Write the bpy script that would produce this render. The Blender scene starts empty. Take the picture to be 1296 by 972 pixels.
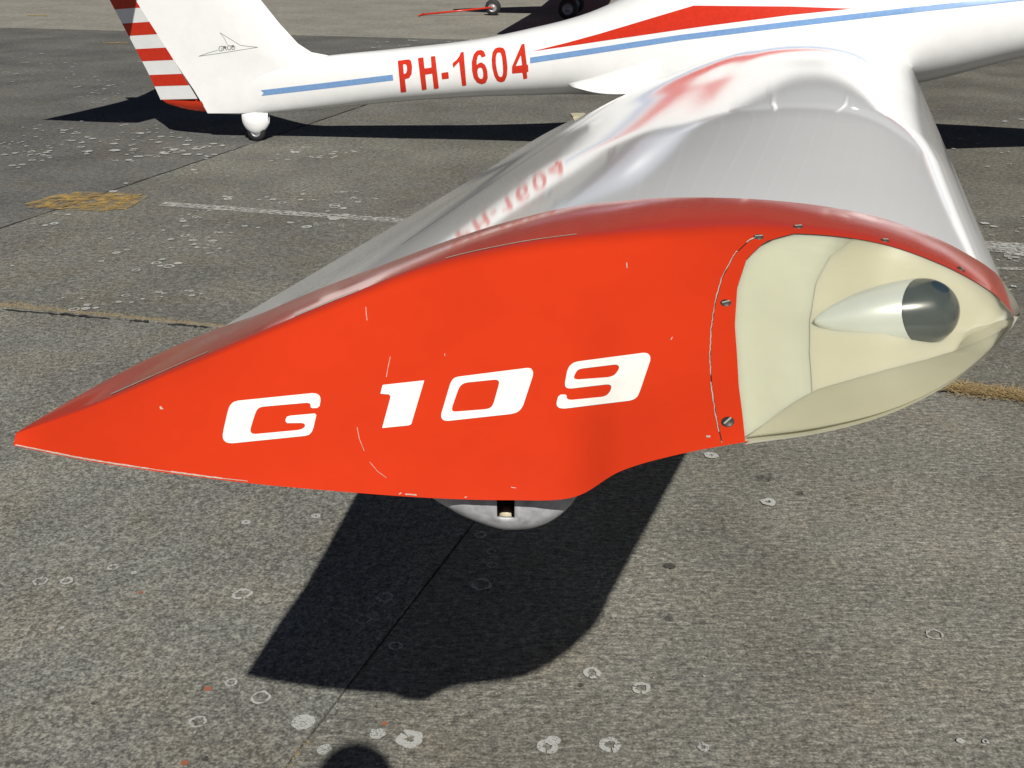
import bpy, bmesh, math, random
import numpy as np
from mathutils import Vector, Matrix, geometry, noise
from mathutils.bvhtree import BVHTree
random.seed(7)
rng = np.random.default_rng(11)
S = bpy.context.scene
R = math.radians

# ------------------------------------------------------------------ camera
EYE = Vector((0, 0, 1.70)); FPX = 1430.0; PITCH = R(22.8)
cd = bpy.data.cameras.new('camera'); cam = bpy.data.objects.new('camera', cd)
S.collection.objects.link(cam)
cam.location = EYE; cam.rotation_euler = (R(90) - PITCH, 0, 0)
cd.sensor_width = 36; cd.lens = 36 * FPX / 1296; cd.clip_start = .02; cd.clip_end = 5000
S.camera = cam
# ------------------------------------------------------------------ sky + sun
ANTI = Vector((-186, 1117, -1032.5)).normalized()          # the way the sunlight travels
SUN_EL = math.asin(-ANTI.z); SUN_AZ = math.atan2(-ANTI.x, -ANTI.y)
w = bpy.data.worlds.new('World'); S.world = w; w.use_nodes = True
nt = w.node_tree; bg = nt.nodes['Background']
sky = nt.nodes.new('ShaderNodeTexSky'); sky.sky_type = 'NISHITA'; sky.sun_disc = False
sky.sun_elevation = SUN_EL; sky.sun_rotation = SUN_AZ; sky.dust_density = .1; sky.air_density = .28
nt.links.new(sky.outputs[0], bg.inputs[0]); bg.inputs[1].default_value = .05
sl = bpy.data.lights.new('sun', 'SUN'); sl.energy = 4.8; sl.angle = R(.53); sl.color = (1, .965, .90)
so = bpy.data.objects.new('sun', sl); S.collection.objects.link(so)
so.rotation_euler = ANTI.to_track_quat('-Z', 'Y').to_euler(); so.location = (0, 0, 30)
S.view_settings.view_transform = 'Standard'; S.view_settings.look = 'None'
S.view_settings.exposure = 0.0; S.view_settings.gamma = 1
S.render.engine = 'CYCLES'; S.cycles.max_bounces = 10; S.cycles.transparent_max_bounces = 12

# ------------------------------------------------------------------ helpers
def ray(px, py):
    d, v = px - 648.0, py - 486.0
    c, s = math.cos(PITCH), math.sin(PITCH)
    return Vector((d, FPX * c - v * s, -(FPX * s + v * c)))
def P(px, py, Y):
    r = ray(px, py); return EYE + r * (Y / r.y)
def G(px, py, z=0.0):
    r = ray(px, py); return EYE + r * ((z - EYE.z) / r.z)

def link(o): S.collection.objects.link(o); return o
def put(o, parent):
    if parent is not None:
        o.parent = parent
        base = parent
        while base.parent: base = base.parent
        o.matrix_parent_inverse = Matrix.Translation(-base.location) if parent is base else Matrix.Identity(4)
    return o
def mesh_obj(name, verts, faces, mat=None, parent=None, smooth=True, normals=None):
    me = bpy.data.meshes.new(name)
    me.from_pydata([tuple(v) for v in verts], [], [tuple(f) for f in faces]); me.validate(); me.update()
    if smooth: me.polygons.foreach_set('use_smooth', [True] * len(me.polygons))
    if normals is not None: me.normals_split_custom_set_from_vertices([tuple(n) for n in normals])
    if mat: me.materials.append(mat)
    o = link(bpy.data.objects.new(name, me)); put(o, parent); return o
def bm_obj(name, bm, mat=None, parent=None, smooth=True):
    me = bpy.data.meshes.new(name); bm.to_mesh(me); bm.free()
    if smooth: me.polygons.foreach_set('use_smooth', [True] * len(me.polygons))
    if mat: me.materials.append(mat)
    o = link(bpy.data.objects.new(name, me)); put(o, parent); return o
def thing(name, label, cat, loc=(0, 0, 0), group=None):
    o = link(bpy.data.objects.new(name, None)); o.location = loc; o.empty_display_size = .2
    o['label'] = label; o['category'] = cat
    if group: o['group'] = group
    return o
def tag(o, label=None, cat=None, kind=None, group=None):
    for k, v in (('label', label), ('category', cat), ('kind', kind), ('group', group)):
        if v: o[k] = v
    return o
def grid_faces(nr, nc, off=0, flip=False):
    f = []
    for i in range(nr - 1):
        for j in range(nc - 1):
            a = off + i * nc + j
            q = (a, a + 1, a + nc + 1, a + nc)
            f.append(q[::-1] if flip else q)
    return f
class Acc:
    def __init__(s): s.v = []; s.f = []; s.n = []
    def grid(s, pts, nor=None, flip=False):
        nr, nc = len(pts), len(pts[0]); off = len(s.v)
        for r in pts: s.v += [Vector(p) for p in r]
        if nor is not None:
            for r in nor: s.n += [Vector(p) for p in r]
        s.f += grid_faces(nr, nc, off, flip)
    def poly(s, pts):
        off = len(s.v); s.v += [Vector(p) for p in pts]; s.f.append(tuple(range(off, off + len(pts))))
    def box(s, c, h, rot=None):
        off = len(s.v)
        for z in (-1, 1):
            for x, y in ((-1, -1), (1, -1), (1, 1), (-1, 1)):
                p = Vector((x * h[0], y * h[1], z * h[2]))
                if rot is not None: p = rot @ p
                s.v.append(Vector(c) + p)
        for q in ((3, 2, 1, 0), (4, 5, 6, 7), (0, 1, 5, 4), (1, 2, 6, 5), (2, 3, 7, 6), (3, 0, 4, 7)):
            s.f.append(tuple(off + i for i in q))
    def tube(s, pts, rad, n=10, cap=True):
        pts = [Vector(p) for p in pts]
        if not hasattr(rad, '__len__'): rad = [rad] * len(pts)
        off = len(s.v); prev = None
        for i, p in enumerate(pts):
            t = (pts[min(i + 1, len(pts) - 1)] - pts[max(i - 1, 0)]).normalized()
            if prev is None: a = t.orthogonal().normalized()
            else: a = (prev - t * prev.dot(t)).normalized()
            prev = a; b = t.cross(a)
            for k in range(n):
                th = 2 * math.pi * k / n
                s.v.append(p + (a * math.cos(th) + b * math.sin(th)) * rad[i])
        for i in range(len(pts) - 1):
            for k in range(n):
                s.f.append((off + i * n + k, off + i * n + (k + 1) % n, off + (i + 1) * n + (k + 1) % n, off + (i + 1) * n + k))
        if cap:
            s.f.append(tuple(off + k for k in range(n))[::-1]); s.f.append(tuple(off + (len(pts) - 1) * n + k for k in range(n)))
    def lathe(s, origin, axis, prof, n=24, up=None):
        """prof: list of (distance along axis, radius)"""
        axis = Vector(axis).normalized(); a = (up - axis * up.dot(axis)).normalized() if up is not None else axis.orthogonal().normalized()
        b = axis.cross(a); off = len(s.v)
        for d, r in prof:
            for k in range(n):
                th = 2 * math.pi * k / n
                s.v.append(Vector(origin) + axis * d + (a * math.cos(th) + b * math.sin(th)) * max(r, 1e-5))
        for i in range(len(prof) - 1):
            for k in range(n):
                s.f.append((off + i * n + k, off + i * n + (k + 1) % n, off + (i + 1) * n + (k + 1) % n, off + (i + 1) * n + k))
    def obj(s, name, mat=None, parent=None, smooth=True):
        return mesh_obj(name, s.v, s.f, mat, parent, smooth, s.n if len(s.n) == len(s.v) and s.n else None)
def cat_interp(tab, u):
    """uniform Catmull-Rom through tab rows, u in 0..1"""
    n = len(tab) - 1; x = min(max(u, 0), 1) * n; i = min(int(x), n - 1); t = x - i
    p1, p2 = tab[i], tab[i + 1]
    p0 = tab[i - 1] if i > 0 else p1 * 2 - p2
    p3 = tab[i + 2] if i + 2 <= n else p2 * 2 - p1
    return .5 * ((2 * p1) + (p2 - p0) * t + (2 * p0 - 5 * p1 + 4 * p2 - p3) * t * t + (3 * p1 - p0 - 3 * p2 + p3) * t ** 3)
def lin(xs, ys, x): return float(np.interp(x, xs, ys))

# ------------------------------------------------------------------ materials
def new_mat(name):
    m = bpy.data.materials.new(name); m.use_nodes = True
    n = m.node_tree; b = n.nodes['Principled BSDF']; return m, n, b
def N(nt, typ, **kw):
    n = nt.nodes.new(typ)
    for k, v in kw.items():
        if k in n.inputs.keys() if isinstance(k, str) else False: n.inputs[k].default_value = v
        else: setattr(n, k, v)
    return n
def coords(nt, scale=(1, 1, 1), rotz=0):
    g = nt.nodes.new('ShaderNodeNewGeometry'); mp = nt.nodes.new('ShaderNodeMapping')
    mp.inputs['Scale'].default_value = scale; mp.inputs['Rotation'].default_value = (0, 0, rotz)
    nt.links.new(g.outputs['Position'], mp.inputs['Vector']); return mp.outputs[0]
def noise_n(nt, vec, scale, detail=4, rough=.55):
    n = nt.nodes.new('ShaderNodeTexNoise'); n.inputs['Scale'].default_value = scale
    n.inputs['Detail'].default_value = detail; n.inputs['Roughness'].default_value = rough
    nt.links.new(vec, n.inputs['Vector']); return n.outputs['Fac']
def ramp(nt, fac, stops):
    r = nt.nodes.new('ShaderNodeValToRGB'); e = r.color_ramp.elements
    while len(e) < len(stops): e.new(.5)
    for i, (p, c) in enumerate(stops):
        e[i].position = p; e[i].color = (*c, 1) if len(c) == 3 else c
    nt.links.new(fac, r.inputs[0]); return r.outputs[0]
def mixc(nt, fac, a, b, mode='MIX'):
    m = nt.nodes.new('ShaderNodeMix'); m.data_type = 'RGBA'; m.blend_type = mode
    for sock, val in ((m.inputs[0], fac), (m.inputs[6], a), (m.inputs[7], b)):
        if hasattr(val, 'links') or hasattr(val, 'is_linked'): nt.links.new(val, sock)
        else: sock.default_value = (*val, 1) if isinstance(val, tuple) and len(val) == 3 else val
    return m.outputs[2]
def bump(nt, b, h, strength, dist):
    n = nt.nodes.new('ShaderNodeBump'); n.inputs['Strength'].default_value = strength; n.inputs['Distance'].default_value = dist
    nt.links.new(h, n.inputs['Height']); nt.links.new(n.outputs[0], b.inputs['Normal'])
def paint(name, col, rough=.12, dirt=.06, coat=0.0, wave=0.0, wavescale=(1, 1, 1), spec=.5):
    m, n, b = new_mat(name)
    v = coords(n)
    f1 = noise_n(n, v, 9, 5, .6); f2 = noise_n(n, v, 160, 3, .6)
    dk = tuple(c * (1 - dirt * 2) for c in col)
    c1 = mixc(n, ramp(n, f1, [(.35, (0, 0, 0)), (.75, (1, 1, 1))]), col, dk)
    c2 = mixc(n, ramp(n, f2, [(.62, (0, 0, 0)), (.8, (.35, .35, .35))]), c1, tuple(c * (1 - dirt) for c in col))
    n.links.new(c2, b.inputs['Base Color'])
    rr = ramp(n, f1, [(.3, (rough,) * 3), (.8, (min(1, rough * 1.8 + .02),) * 3)])
    n.links.new(rr, b.inputs['Roughness']); b.inputs['Specular IOR Level'].default_value = spec
    if coat: b.inputs['Coat Weight'].default_value = coat; b.inputs['Coat Roughness'].default_value = .04
    if wave:
        bump(n, b, noise_n(n, coords(n, wavescale), 1.0, 2, .5), 1.0, wave)
    return m
def plain(name, col, rough=.5, metal=0.0, var=.15, scale=40):
    m, n, b = new_mat(name); v = coords(n)
    f = noise_n(n, v, scale, 4, .6)
    n.links.new(mixc(n, ramp(n, f, [(.35, (0, 0, 0)), (.7, (1, 1, 1))]), col, tuple(c * (1 - var) for c in col)), b.inputs['Base Color'])
    b.inputs['Roughness'].default_value = rough; b.inputs['Metallic'].default_value = metal
    return m
M = {}
M['red'] = paint('red_gelcoat', (.60, .040, .010), .09, .06, wave=.0006, wavescale=(9, 9, 9))
M['white'] = paint('white_gelcoat', (.85, .85, .835), .14, .03, wave=.002, wavescale=(3, 1.2, 3))
M['wing_white'] = plain('white_wing_gelcoat', (.85, .855, .855), .06, var=.03, scale=2)
M['letter_red'] = plain('red_film', (.62, .035, .014), .25)
M['letter_white'] = plain('white_film', (.82, .82, .755), .35, var=.10, scale=28)
M['blue'] = plain('blue_film', (.19, .34, .60), .25)
M['grey_line'] = plain('grey_film', (.18, .18, .18), .4)
M['tyre'] = plain('rubber', (.018, .018, .019), .7)
M['hub'] = plain('cast_hub', (.35, .35, .36), .45, .4)
M['silver'] = plain('silver_paint', (.50, .505, .52), .5, .1, .38, 110)
M['dark'] = plain('dark_recess', (.012, .012, .013), .6)
M['chip'] = plain('bare_fibreglass', (.56, .47, .38), .7, var=.4, scale=300)
M['steel'] = plain('screw_steel', (.07, .06, .05), .5, .3)
M['slot'] = plain('screw_slot', (.42, .40, .36), .5)
M['tape'] = plain('yellowed_tape', (.62, .56, .38), .4)

# cream lamp housing / clear yellowed cover / lamp
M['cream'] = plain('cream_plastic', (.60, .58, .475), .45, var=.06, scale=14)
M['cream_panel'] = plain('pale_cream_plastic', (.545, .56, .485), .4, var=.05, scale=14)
M['shaded_cream'] = plain('shaded_cream_plastic', (.50, .485, .385), .5, var=.08, scale=14)  # darker copy of the cream: shade of the lower interior put into the colour
for k_ in ('cream', 'cream_panel', 'shaded_cream'):
    b_ = M[k_].node_tree.nodes['Principled BSDF']; b_.inputs['Subsurface Weight'].default_value = .55
    b_.inputs['Subsurface Radius'].default_value = (1.0, .9, .6); b_.inputs['Subsurface Scale'].default_value = .022
def cover_mat():
    m = bpy.data.materials.new('yellowed_clear_plastic'); m.use_nodes = True; n = m.node_tree
    out = n.nodes['Material Output']; b = n.nodes['Principled BSDF']
    b.inputs['Base Color'].default_value = (.58, .56, .44, 1); b.inputs['Roughness'].default_value = .35
    b.inputs['Specular IOR Level'].default_value = 0
    tr = n.nodes.new('ShaderNodeBsdfTransparent'); tr.inputs[0].default_value = (.97, .965, .90, 1)
    gl = n.nodes.new('ShaderNodeBsdfGlossy'); gl.inputs['Roughness'].default_value = .14
    fr = n.nodes.new('ShaderNodeFresnel'); fr.inputs[0].default_value = 1.49
    hz = noise_n(n, coords(n), 22, 4, .6)
    hr = ramp(n, hz, [(.3, (.05,) * 3), (.75, (.10,) * 3)])
    m1 = n.nodes.new('ShaderNodeMixShader'); n.links.new(hr, m1.inputs[0]); n.links.new(tr.outputs[0], m1.inputs[1]); n.links.new(b.outputs[0], m1.inputs[2])
    m2 = n.nodes.new('ShaderNodeMixShader'); n.links.new(fr.outputs[0], m2.inputs[0]); n.links.new(m1.outputs[0], m2.inputs[1]); n.links.new(gl.outputs[0], m2.inputs[2])
    n.links.new(m2.outputs[0], out.inputs[0]); return m
M['cover'] = cover_mat()
M['reflector'] = plain('frosted_lamp_body', (.64, .69, .71), .30, .2, .05, 30)
M['lamp_lens'] = paint('dark_lamp_glass', (.030, .048, .060), .16, .02, coat=.4)

def concrete(name, base, light, dark, scale, stretch=(1, 1, 1), rotz=0, big=.25, bmp=.005, spots=.5, rough=.85, streak=.5):
    """speckled concrete: sand grains, pebbles, finishing streaks, large soft stains"""
    m, n, b = new_mat(name)
    v = coords(n); vs = coords(n, stretch, rotz)
    def mul(x, k, add=None):
        t = n.nodes.new('ShaderNodeMath'); t.operation = 'MULTIPLY_ADD'; n.links.new(x, t.inputs[0]); t.inputs[1].default_value = k
        if add is None: t.inputs[2].default_value = 0
        else: n.links.new(add, t.inputs[2])
        return t.outputs[0]
    g1 = noise_n(n, v, scale * 1.5, 2, .6); g2 = noise_n(n, v, scale * .55, 3, .6); st_ = noise_n(n, vs, scale, 3, .65); pat = noise_n(n, v, 2.6, 5, .65)
    f = mul(g1, .5 - .3 * streak, mul(g2, .28, mul(st_, .02 + .30 * streak, mul(pat, .07))))
    mean = (.5 - .3 * streak + .28 + .02 + .30 * streak + .07) * .5
    c0 = ramp(n, f, [(mean - .075, dark), (mean - .03, tuple(.62 * x + .38 * y for x, y in zip(base, dark))), (mean + .005, base), (mean + .05, tuple(.5 * x + .5 * y for x, y in zip(base, light))), (mean + .08, light)])
    vo = n.nodes.new('ShaderNodeTexVoronoi'); vo.inputs['Scale'].default_value = scale * 1.25; n.links.new(coords(n, tuple(.5 + .5 * q for q in stretch), rotz), vo.inputs['Vector'])
    bw = n.nodes.new('ShaderNodeRGBToBW'); n.links.new(vo.outputs['Color'], bw.inputs[0])
    pick = ramp(n, bw.outputs[0], [(.66, (0, 0, 0)), (.76, (1, 1, 1))])
    near_ = ramp(n, vo.outputs['Distance'], [(.20, (spots,) * 3), (.40, (0, 0, 0))])
    c1 = mixc(n, mixc(n, 1.0, pick, near_, 'MULTIPLY'), c0, tuple(min(1, x * 1.15) for x in light))
    pick2 = ramp(n, bw.outputs[0], [(.24, (1, 1, 1)), (.32, (0, 0, 0))])
    c1 = mixc(n, mixc(n, 1.0, pick2, near_, 'MULTIPLY'), c1, dark)
    # warm and cool drifts
    hue = noise_n(n, v, 3.4, 4, .6)
    c1 = mixc(n, 1.0, c1, ramp(n, hue, [(.34, (.98, 1.0, 1.01)), (.5, (1, 1, 1)), (.66, (1.04, 1.0, .95))]), 'MULTIPLY')
    st = noise_n(n, v, 1.1, 6, .62)
    c2 = mixc(n, ramp(n, st, [(.36, (1, 1, 1)), (.62, (0, 0, 0))]), c1, mixc(n, 1.0, c1, tuple(1 - big * q for q in (1, 1, .98)), 'MULTIPLY'))
    mid = noise_n(n, v, 8, 6, .74)
    c3 = mixc(n, ramp(n, mid, [(.55, (0, 0, 0)), (.72, (.4,) * 3)]), c2, mixc(n, 1.0, c2, (.68, .68, .69), 'MULTIPLY'))
    n.links.new(c3, b.inputs['Base Color']); b.inputs['Roughness'].default_value = rough
    b.inputs['Specular IOR Level'].default_value = .2
    bump(n, b, f, .6, bmp); return m
UROT = R(14)
M['slab_coarse'] = concrete('coarse_concrete', (.206, .202, .176), (.36, .352, .306), (.098, .097, .088), 90, (.7, 1, 1), UROT, streak=.25)
M['slab_brushed'] = concrete('brushed_concrete', (.206, .199, .171), (.405, .388, .33), (.092, .090, .080), 105, (.22, 1.0, 1), UROT, streak=.8, big=.28)
M['slab_mid'] = concrete('worn_concrete', (.182, .177, .153), (.30, .292, .252), (.098, .096, .085), 60, (.6, 1.1, 1), UROT, spots=.4)
M['slab_right'] = concrete('dim_concrete', (.165, .158, .135), (.29, .277, .232), (.085, .082, .072), 60, (.35, 1.1, 1), UROT, spots=.4, big=.34)
M['slab_dark'] = concrete('dark_asphalt', (.155, .152, .140), (.235, .23, .207), (.088, .087, .082), 50, (.4, 1.1, 1), UROT, big=.30, spots=.3)
M['slab_far'] = concrete('pale_concrete', (.29, .275, .235), (.36, .345, .30), (.22, .21, .18), 20, (.3, 1.1, 1), UROT, big=.18, spots=.2)
M['soil'] = plain('joint_soil', (.045, .042, .035), .95, var=.5, scale=60)
def lichen_mat(name, col, lo, hi):
    m, n, b = new_mat(name); v = coords(n)
    b.inputs['Base Color'].default_value = (*col, 1); b.inputs['Roughness'].default_value = .95
    f0 = noise_n(n, v, 190, 4, .65); lowf = noise_n(n, v, 5.3, 2, .5); mm = n.nodes.new('ShaderNodeMath'); mm.operation = 'MULTIPLY_ADD'; mm.inputs[1].default_value = .55; n.links.new(lowf, mm.inputs[0])
    ms = n.nodes.new('ShaderNodeMath'); ms.operation = 'SUBTRACT'; n.links.new(f0, ms.inputs[0]); ms.inputs[1].default_value = .275; n.links.new(ms.outputs[0], mm.inputs[2]); f = mm.outputs[0]
    n.links.new(ramp(n, f, [(lo, (.15,) * 3), (hi, (1, 1, 1))]), b.inputs['Alpha']); return m
M['lichen'] = lichen_mat('white_lichen', (.43, .435, .41), .32, .50)
M['orange_lichen'] = plain('orange_lichen', (.34, .12, .06), .95)
M['straw'] = plain('dry_straw', (.46, .33, .15), .9, var=.5, scale=90)
M['moss'] = plain('sandy_moss', (.27, .215, .125), .95, var=.5, scale=70)
def worn(name, col, scale, lo, hi, stretch=(1, 1, 1)):
    m, n, b = new_mat(name)
    b.inputs['Base Color'].default_value = (*col, 1); b.inputs['Roughness'].default_value = .8
    f = noise_n(n, coords(n, stretch), scale, 7, .72)
    n.links.new(ramp(n, f, [(lo, (0, 0, 0)), (hi, (1, 1, 1))]), b.inputs['Alpha']); return m
M['line_white'] = worn('worn_white_paint', (.50, .50, .46), 34, .40, .62)
M['line_yellow'] = worn('worn_yellow_paint', (.44, .29, .09), 13, .40, .64)

# ------------------------------------------------------------------ ground
def quad_sheet(name, pts, mat, parent=None):
    return mesh_obj(name, pts, [tuple(range(len(pts)))], mat, parent, False)
ground = quad_sheet('ground', [(-1500, -1500, -.03), (1500, -1500, -.03), (1500, 1500, -.03), (-1500, 1500, -.03)], M['soil'])
tag(ground, kind='structure')
# far apron beyond the slabs
VD = Vector((math.sin(R(19.5)), math.cos(R(19.5)), 0)); UD = Vector((math.cos(R(13.5)), -math.sin(R(13.5)), 0))
A0 = G(360, 972); C0 = G(270, 416)
# intersection of line A (A0 + s VD) and line C (C0 + t UD)
den = VD.x * UD.y - VD.y * UD.x
s_ = ((C0.x - A0.x) * UD.y - (C0.y - A0.y) * UD.x) / den
O_AC = A0 + VD * s_
def cell(p, q): return O_AC + UD * p + VD * q
def slab(p0, p1, q0, q1, mat, gap=.0022, step=.12, h=0.0, parent=ground):
    cs = [(p0 + gap, q0 + gap), (p1 - gap, q0 + gap), (p1 - gap, q1 - gap), (p0 + gap, q1 - gap)]
    ring = []
    for i in range(4):
        a, b_ = cs[i], cs[(i + 1) % 4]; L = math.hypot(b_[0] - a[0], b_[1] - a[1])
        n = max(1, min(70, int(L / step)))
        for k in range(n):
            t = k / n; j = .0016 if k else 0
            ring.append((a[0] + (b_[0] - a[0]) * t + random.uniform(-j, j), a[1] + (b_[1] - a[1]) * t + random.uniform(-j, j)))
    top = [cell(*r) + Vector((0, 0, h)) for r in ring]
    cen = (sum(r[0] for r in ring) / len(ring), sum(r[1] for r in ring) / len(ring))
    mid = [p + Vector((0, 0, -.004)) for p in top]
    ins = []
    for r in ring:
        d = math.hypot(r[0] - cen[0], r[1] - cen[1]); k = 1 - .003 / d
        ins.append(cell(cen[0] + (r[0] - cen[0]) * k, cen[1] + (r[1] - cen[1]) * k) + Vector((0, 0, h)))
    low = [p + Vector((0, 0, -.0295 - h)) for p in top]
    n = len(top); v = ins + mid + low; f = [tuple(range(n))]
    for i in range(n):
        j = (i + 1) % n
        f.append((i, n + i, n + j, j)); f.append((n + i, 2 * n + i, 2 * n + j, n + j))
    return mesh_obj('slab', v, f, mat, parent, False)
PW = 3.82
QD = 11.85
for i in range(-7, 8):
    p0, p1 = i * PW, (i + 1) * PW
    near = 'slab_coarse' if i < 0 else 'slab_brushed'
    if -4 <= i <= 3:
        slab(p0, p1, -6.6, 0, M[near], h=.0 if i >= 0 else .003)
        slab(p0, p1, -13.2, -6.6, M[near])
    if i < -1:
        slab(p0, p1, 0, QD, M['slab_dark'], gap=.011)
    elif i == -1:
        slab(p0, p1, .016, QD, M['slab_mid'], gap=.006, h=.003)
    else:
        slab(p0, p1, 0, 7.0, M['slab_right']); slab(p0, p1, 7.0, QD, M['slab_right'])
    for k in range(4):
        slab(p0, p1, QD + k * 7.5, QD + (k + 1) * 7.5, M['slab_far'], step=.6)
far = quad_sheet('apron', [cell(-500, QD + 30.02) + Vector((0, 0, 0)), cell(500, QD + 30.02), cell(500, 900), cell(-500, 900)], M['slab_far'])
tag(far, kind='structure')

# painted marks
def strip(name, pts, wid, mat, z=.004):
    a = Acc(); L = []; 
    for i, p in enumerate(pts):
        t = (pts[min(i + 1, len(pts) - 1)] - pts[max(i - 1, 0)]).normalized(); nn = Vector((-t.y, t.x, 0))
        L.append([p + nn * wid / 2 + Vector((0, 0, z)), p - nn * wid / 2 + Vector((0, 0, z))])
    a.grid(L, flip=True); return a.obj(name, mat, None, False)
wl = [G(205, 259), G(350, 270), G(520, 281.5), G(900, 300), G(1262, 314), G(1420, 324)]
tag(strip('painted_line', wl, .10, M['line_white'], .0075), kind='structure')
a = Acc()
yq = [G(40, 259.5, .008), G(88, 245.5, .008), G(176, 248, .008), G(146, 264.5, .008)]
def yb(p, q, wd):
    p, q = Vector(p), Vector(q); t = (q - p).normalized(); nn = Vector((-t.y, t.x, 0)) * wd / 2
    a.poly([p + nn, p - nn, q - nn, q + nn])
ym = []
for k in range(4):
    p, q = yq[k], yq[(k + 1) % 4]; z = Vector((0, 0, k * 3e-4)); yb(p + z, q + z, .13)
for k, (f0, f1) in enumerate(((.3, .2), (.55, .6), (.78, .8))):
    z = Vector((0, 0, .0015 + k * 3e-4)); yb(yq[0] * (1 - f0) + yq[3] * f0 + z, yq[1] * (1 - f1) + yq[2] * f1 + z, .17)
tag(a.obj('painted_mark', M['line_yellow'], None, False), kind='structure')
# pale worn patches right of the wing and small yellow dashes far out
a = Acc()
for (x, y, wx, wy) in ((1265, 312, 46, 7), (1288, 322, 20, 5), (1275, 340, 30, 2)):
    pts = [G(x + wx * math.cos(t) * (.8 + .3 * random.random()), y + wy * math.sin(t) * (.8 + .3 * random.random()), .0085) for t in np.linspace(0, 2 * math.pi, 22)[:-1]]
    a.poly(pts[::-1])
tag(a.obj('paint_patch', M['line_white'], None, False), kind='structure')
a = Acc()
for (x0, x1, y) in ((34, 60, 19), (131, 162, 54)):
    a.poly([G(x0, y + 1, .0085), G(x1, y + 1, .0085), G(x1, y - .6, .0085), G(x0, y - .6, .0085)])
tag(a.obj('painted_dash', M['line_yellow'], None, False), kind='structure')

# dark sealed seams: along the asphalt edge, and broken along the cross joint
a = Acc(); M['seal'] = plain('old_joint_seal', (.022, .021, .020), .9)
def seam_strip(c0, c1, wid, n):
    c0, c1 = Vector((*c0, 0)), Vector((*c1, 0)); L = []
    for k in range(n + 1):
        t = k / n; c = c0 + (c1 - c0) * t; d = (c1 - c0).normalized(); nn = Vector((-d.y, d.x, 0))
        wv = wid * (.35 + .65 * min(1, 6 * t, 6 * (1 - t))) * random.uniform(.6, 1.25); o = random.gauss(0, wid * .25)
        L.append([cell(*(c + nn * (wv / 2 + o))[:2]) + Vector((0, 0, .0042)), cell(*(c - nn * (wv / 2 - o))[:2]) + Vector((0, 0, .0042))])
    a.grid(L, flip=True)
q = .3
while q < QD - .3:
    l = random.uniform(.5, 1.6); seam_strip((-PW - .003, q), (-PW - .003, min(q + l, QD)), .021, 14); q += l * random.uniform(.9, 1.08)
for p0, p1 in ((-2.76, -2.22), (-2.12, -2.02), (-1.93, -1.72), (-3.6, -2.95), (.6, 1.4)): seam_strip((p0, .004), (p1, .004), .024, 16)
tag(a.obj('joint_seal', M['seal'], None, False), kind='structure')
# lichen: rings and blots
la = Acc(); lo = Acc()
ZB = [0]
def blot(acc, c, r, ring=.55, z=.0075, n=26):
    """irregular lichen ring of radius r (m)"""
    ZB[0] += 1; z = .0058 + (ZB[0] % 900) * 3e-6; ph = random.uniform(0, 99); o = []; ii = []
    for k in range(n):
        t = 2 * math.pi * k / n
        q = 1 + .22 * noise.noise((math.cos(t) * 1.3 + ph, math.sin(t) * 1.3, ph))+ random.uniform(-.05, .05)
        d = Vector((math.cos(t), math.sin(t), 0))
        o.append(c + d * r * q + Vector((0, 0, z)))
        ii.append(c + d * r * q * max(.02, ring + .3 * noise.noise((math.cos(t) * 2 + ph, math.sin(t) * 2, ph + 5))) + Vector((0, 0, z)))
    off = len(acc.v); acc.v += o + ii
    for k in range(n):
        if ring > .3 and random.random() < .04: continue
        j = (k + 1) % n
        acc.f.append((off + k, off + j, off + n + j, off + n + k))
near = [(307, 754, 12, .7), (143, 720, 7, .6), (51, 738, 9, .7), (293, 866, 8, .6), (251, 916, 11, .72), (384, 916, 15, .1), (478, 931, 10, .1),
        (519, 937, 17, .35), (411, 951, 9, .1), (812, 873, 12, .55), (749, 854, 11, .6), (773, 945, 14, .45), (1182, 805, 11, .78),
        (610, 742, 13, .74), (460, 786, 10, .75), (487, 758, 11, .7), (623, 717, 7, .7), (608, 679, 8, .6), (622, 700, 6, .7),
        (500, 820, 9, .7), (85, 737, 8, .6), (170, 727, 4, .2), (312, 663, 6, .3), (400, 655, 6, .3), (693, 947, 14, .4), (900, 578, 9, .2), (1215, 940, 5, .1),
        (1247, 941, 4, .5), (972, 637, 10, .3), (330, 885, 12, .8), (78, 797, 4, .1), (890, 948, 8, .4), (700, 940, 9, .3)]
for x, y, r, k in near:
    c = G(x, y); m = (G(x + r, y) - c).length; blot(la, c, m, k)
for x, y, r in ((178, 752, 3), (263, 874, 5), (487, 918, 4), (234, 968, 5)):
    c = G(x, y); blot(lo, c, (G(x + r, y) - c).length, .1)
def scatter(n, box, rmin, rmax, dens=None):
    k = 0; t = 0
    while k < n and t < n * 30:
        t += 1
        x, y = random.uniform(box[0], box[2]), random.uniform(box[1], box[3])
        if dens and noise.noise((x * dens, y * dens * 2.2, 3.1)) < random.uniform(-.25, .5): continue
        c = G(x, y); r = random.uniform(rmin, rmax) * random.choice((.6, .8, 1, 1.2))
        blot(la, c, r, random.choice((.1, .1, .3, .6)), n=9)
        if random.random() < .5: blot(la, c + Vector((random.uniform(-.12, .12), random.uniform(-.1, .1), .0004)), r * .7, .1, n=8)
        k += 1
scatter(130, (-20, 68, 205, 215), .010, .026, .012)
scatter(34, (-20, 150, 70, 200), .012, .026, .01)
scatter(40, (100, 165, 300, 200), .014, .036, .015)
scatter(64, (140, 185, 460, 300), .010, .034, .013)
scatter(26, (40, 255, 330, 345), .010, .028, .012)
scatter(14, (80, 370, 245, 396), .012, .024)
scatter(20, (0, 300, 480, 430), .004, .010)
scatter(26, (390, 50, 600, 72), .02, .045, .02)
scatter(40, (1150, 150, 1296, 300), .008, .026, .02)
scatter(22, (1200, 300, 1296, 480), .005, .02)
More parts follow.
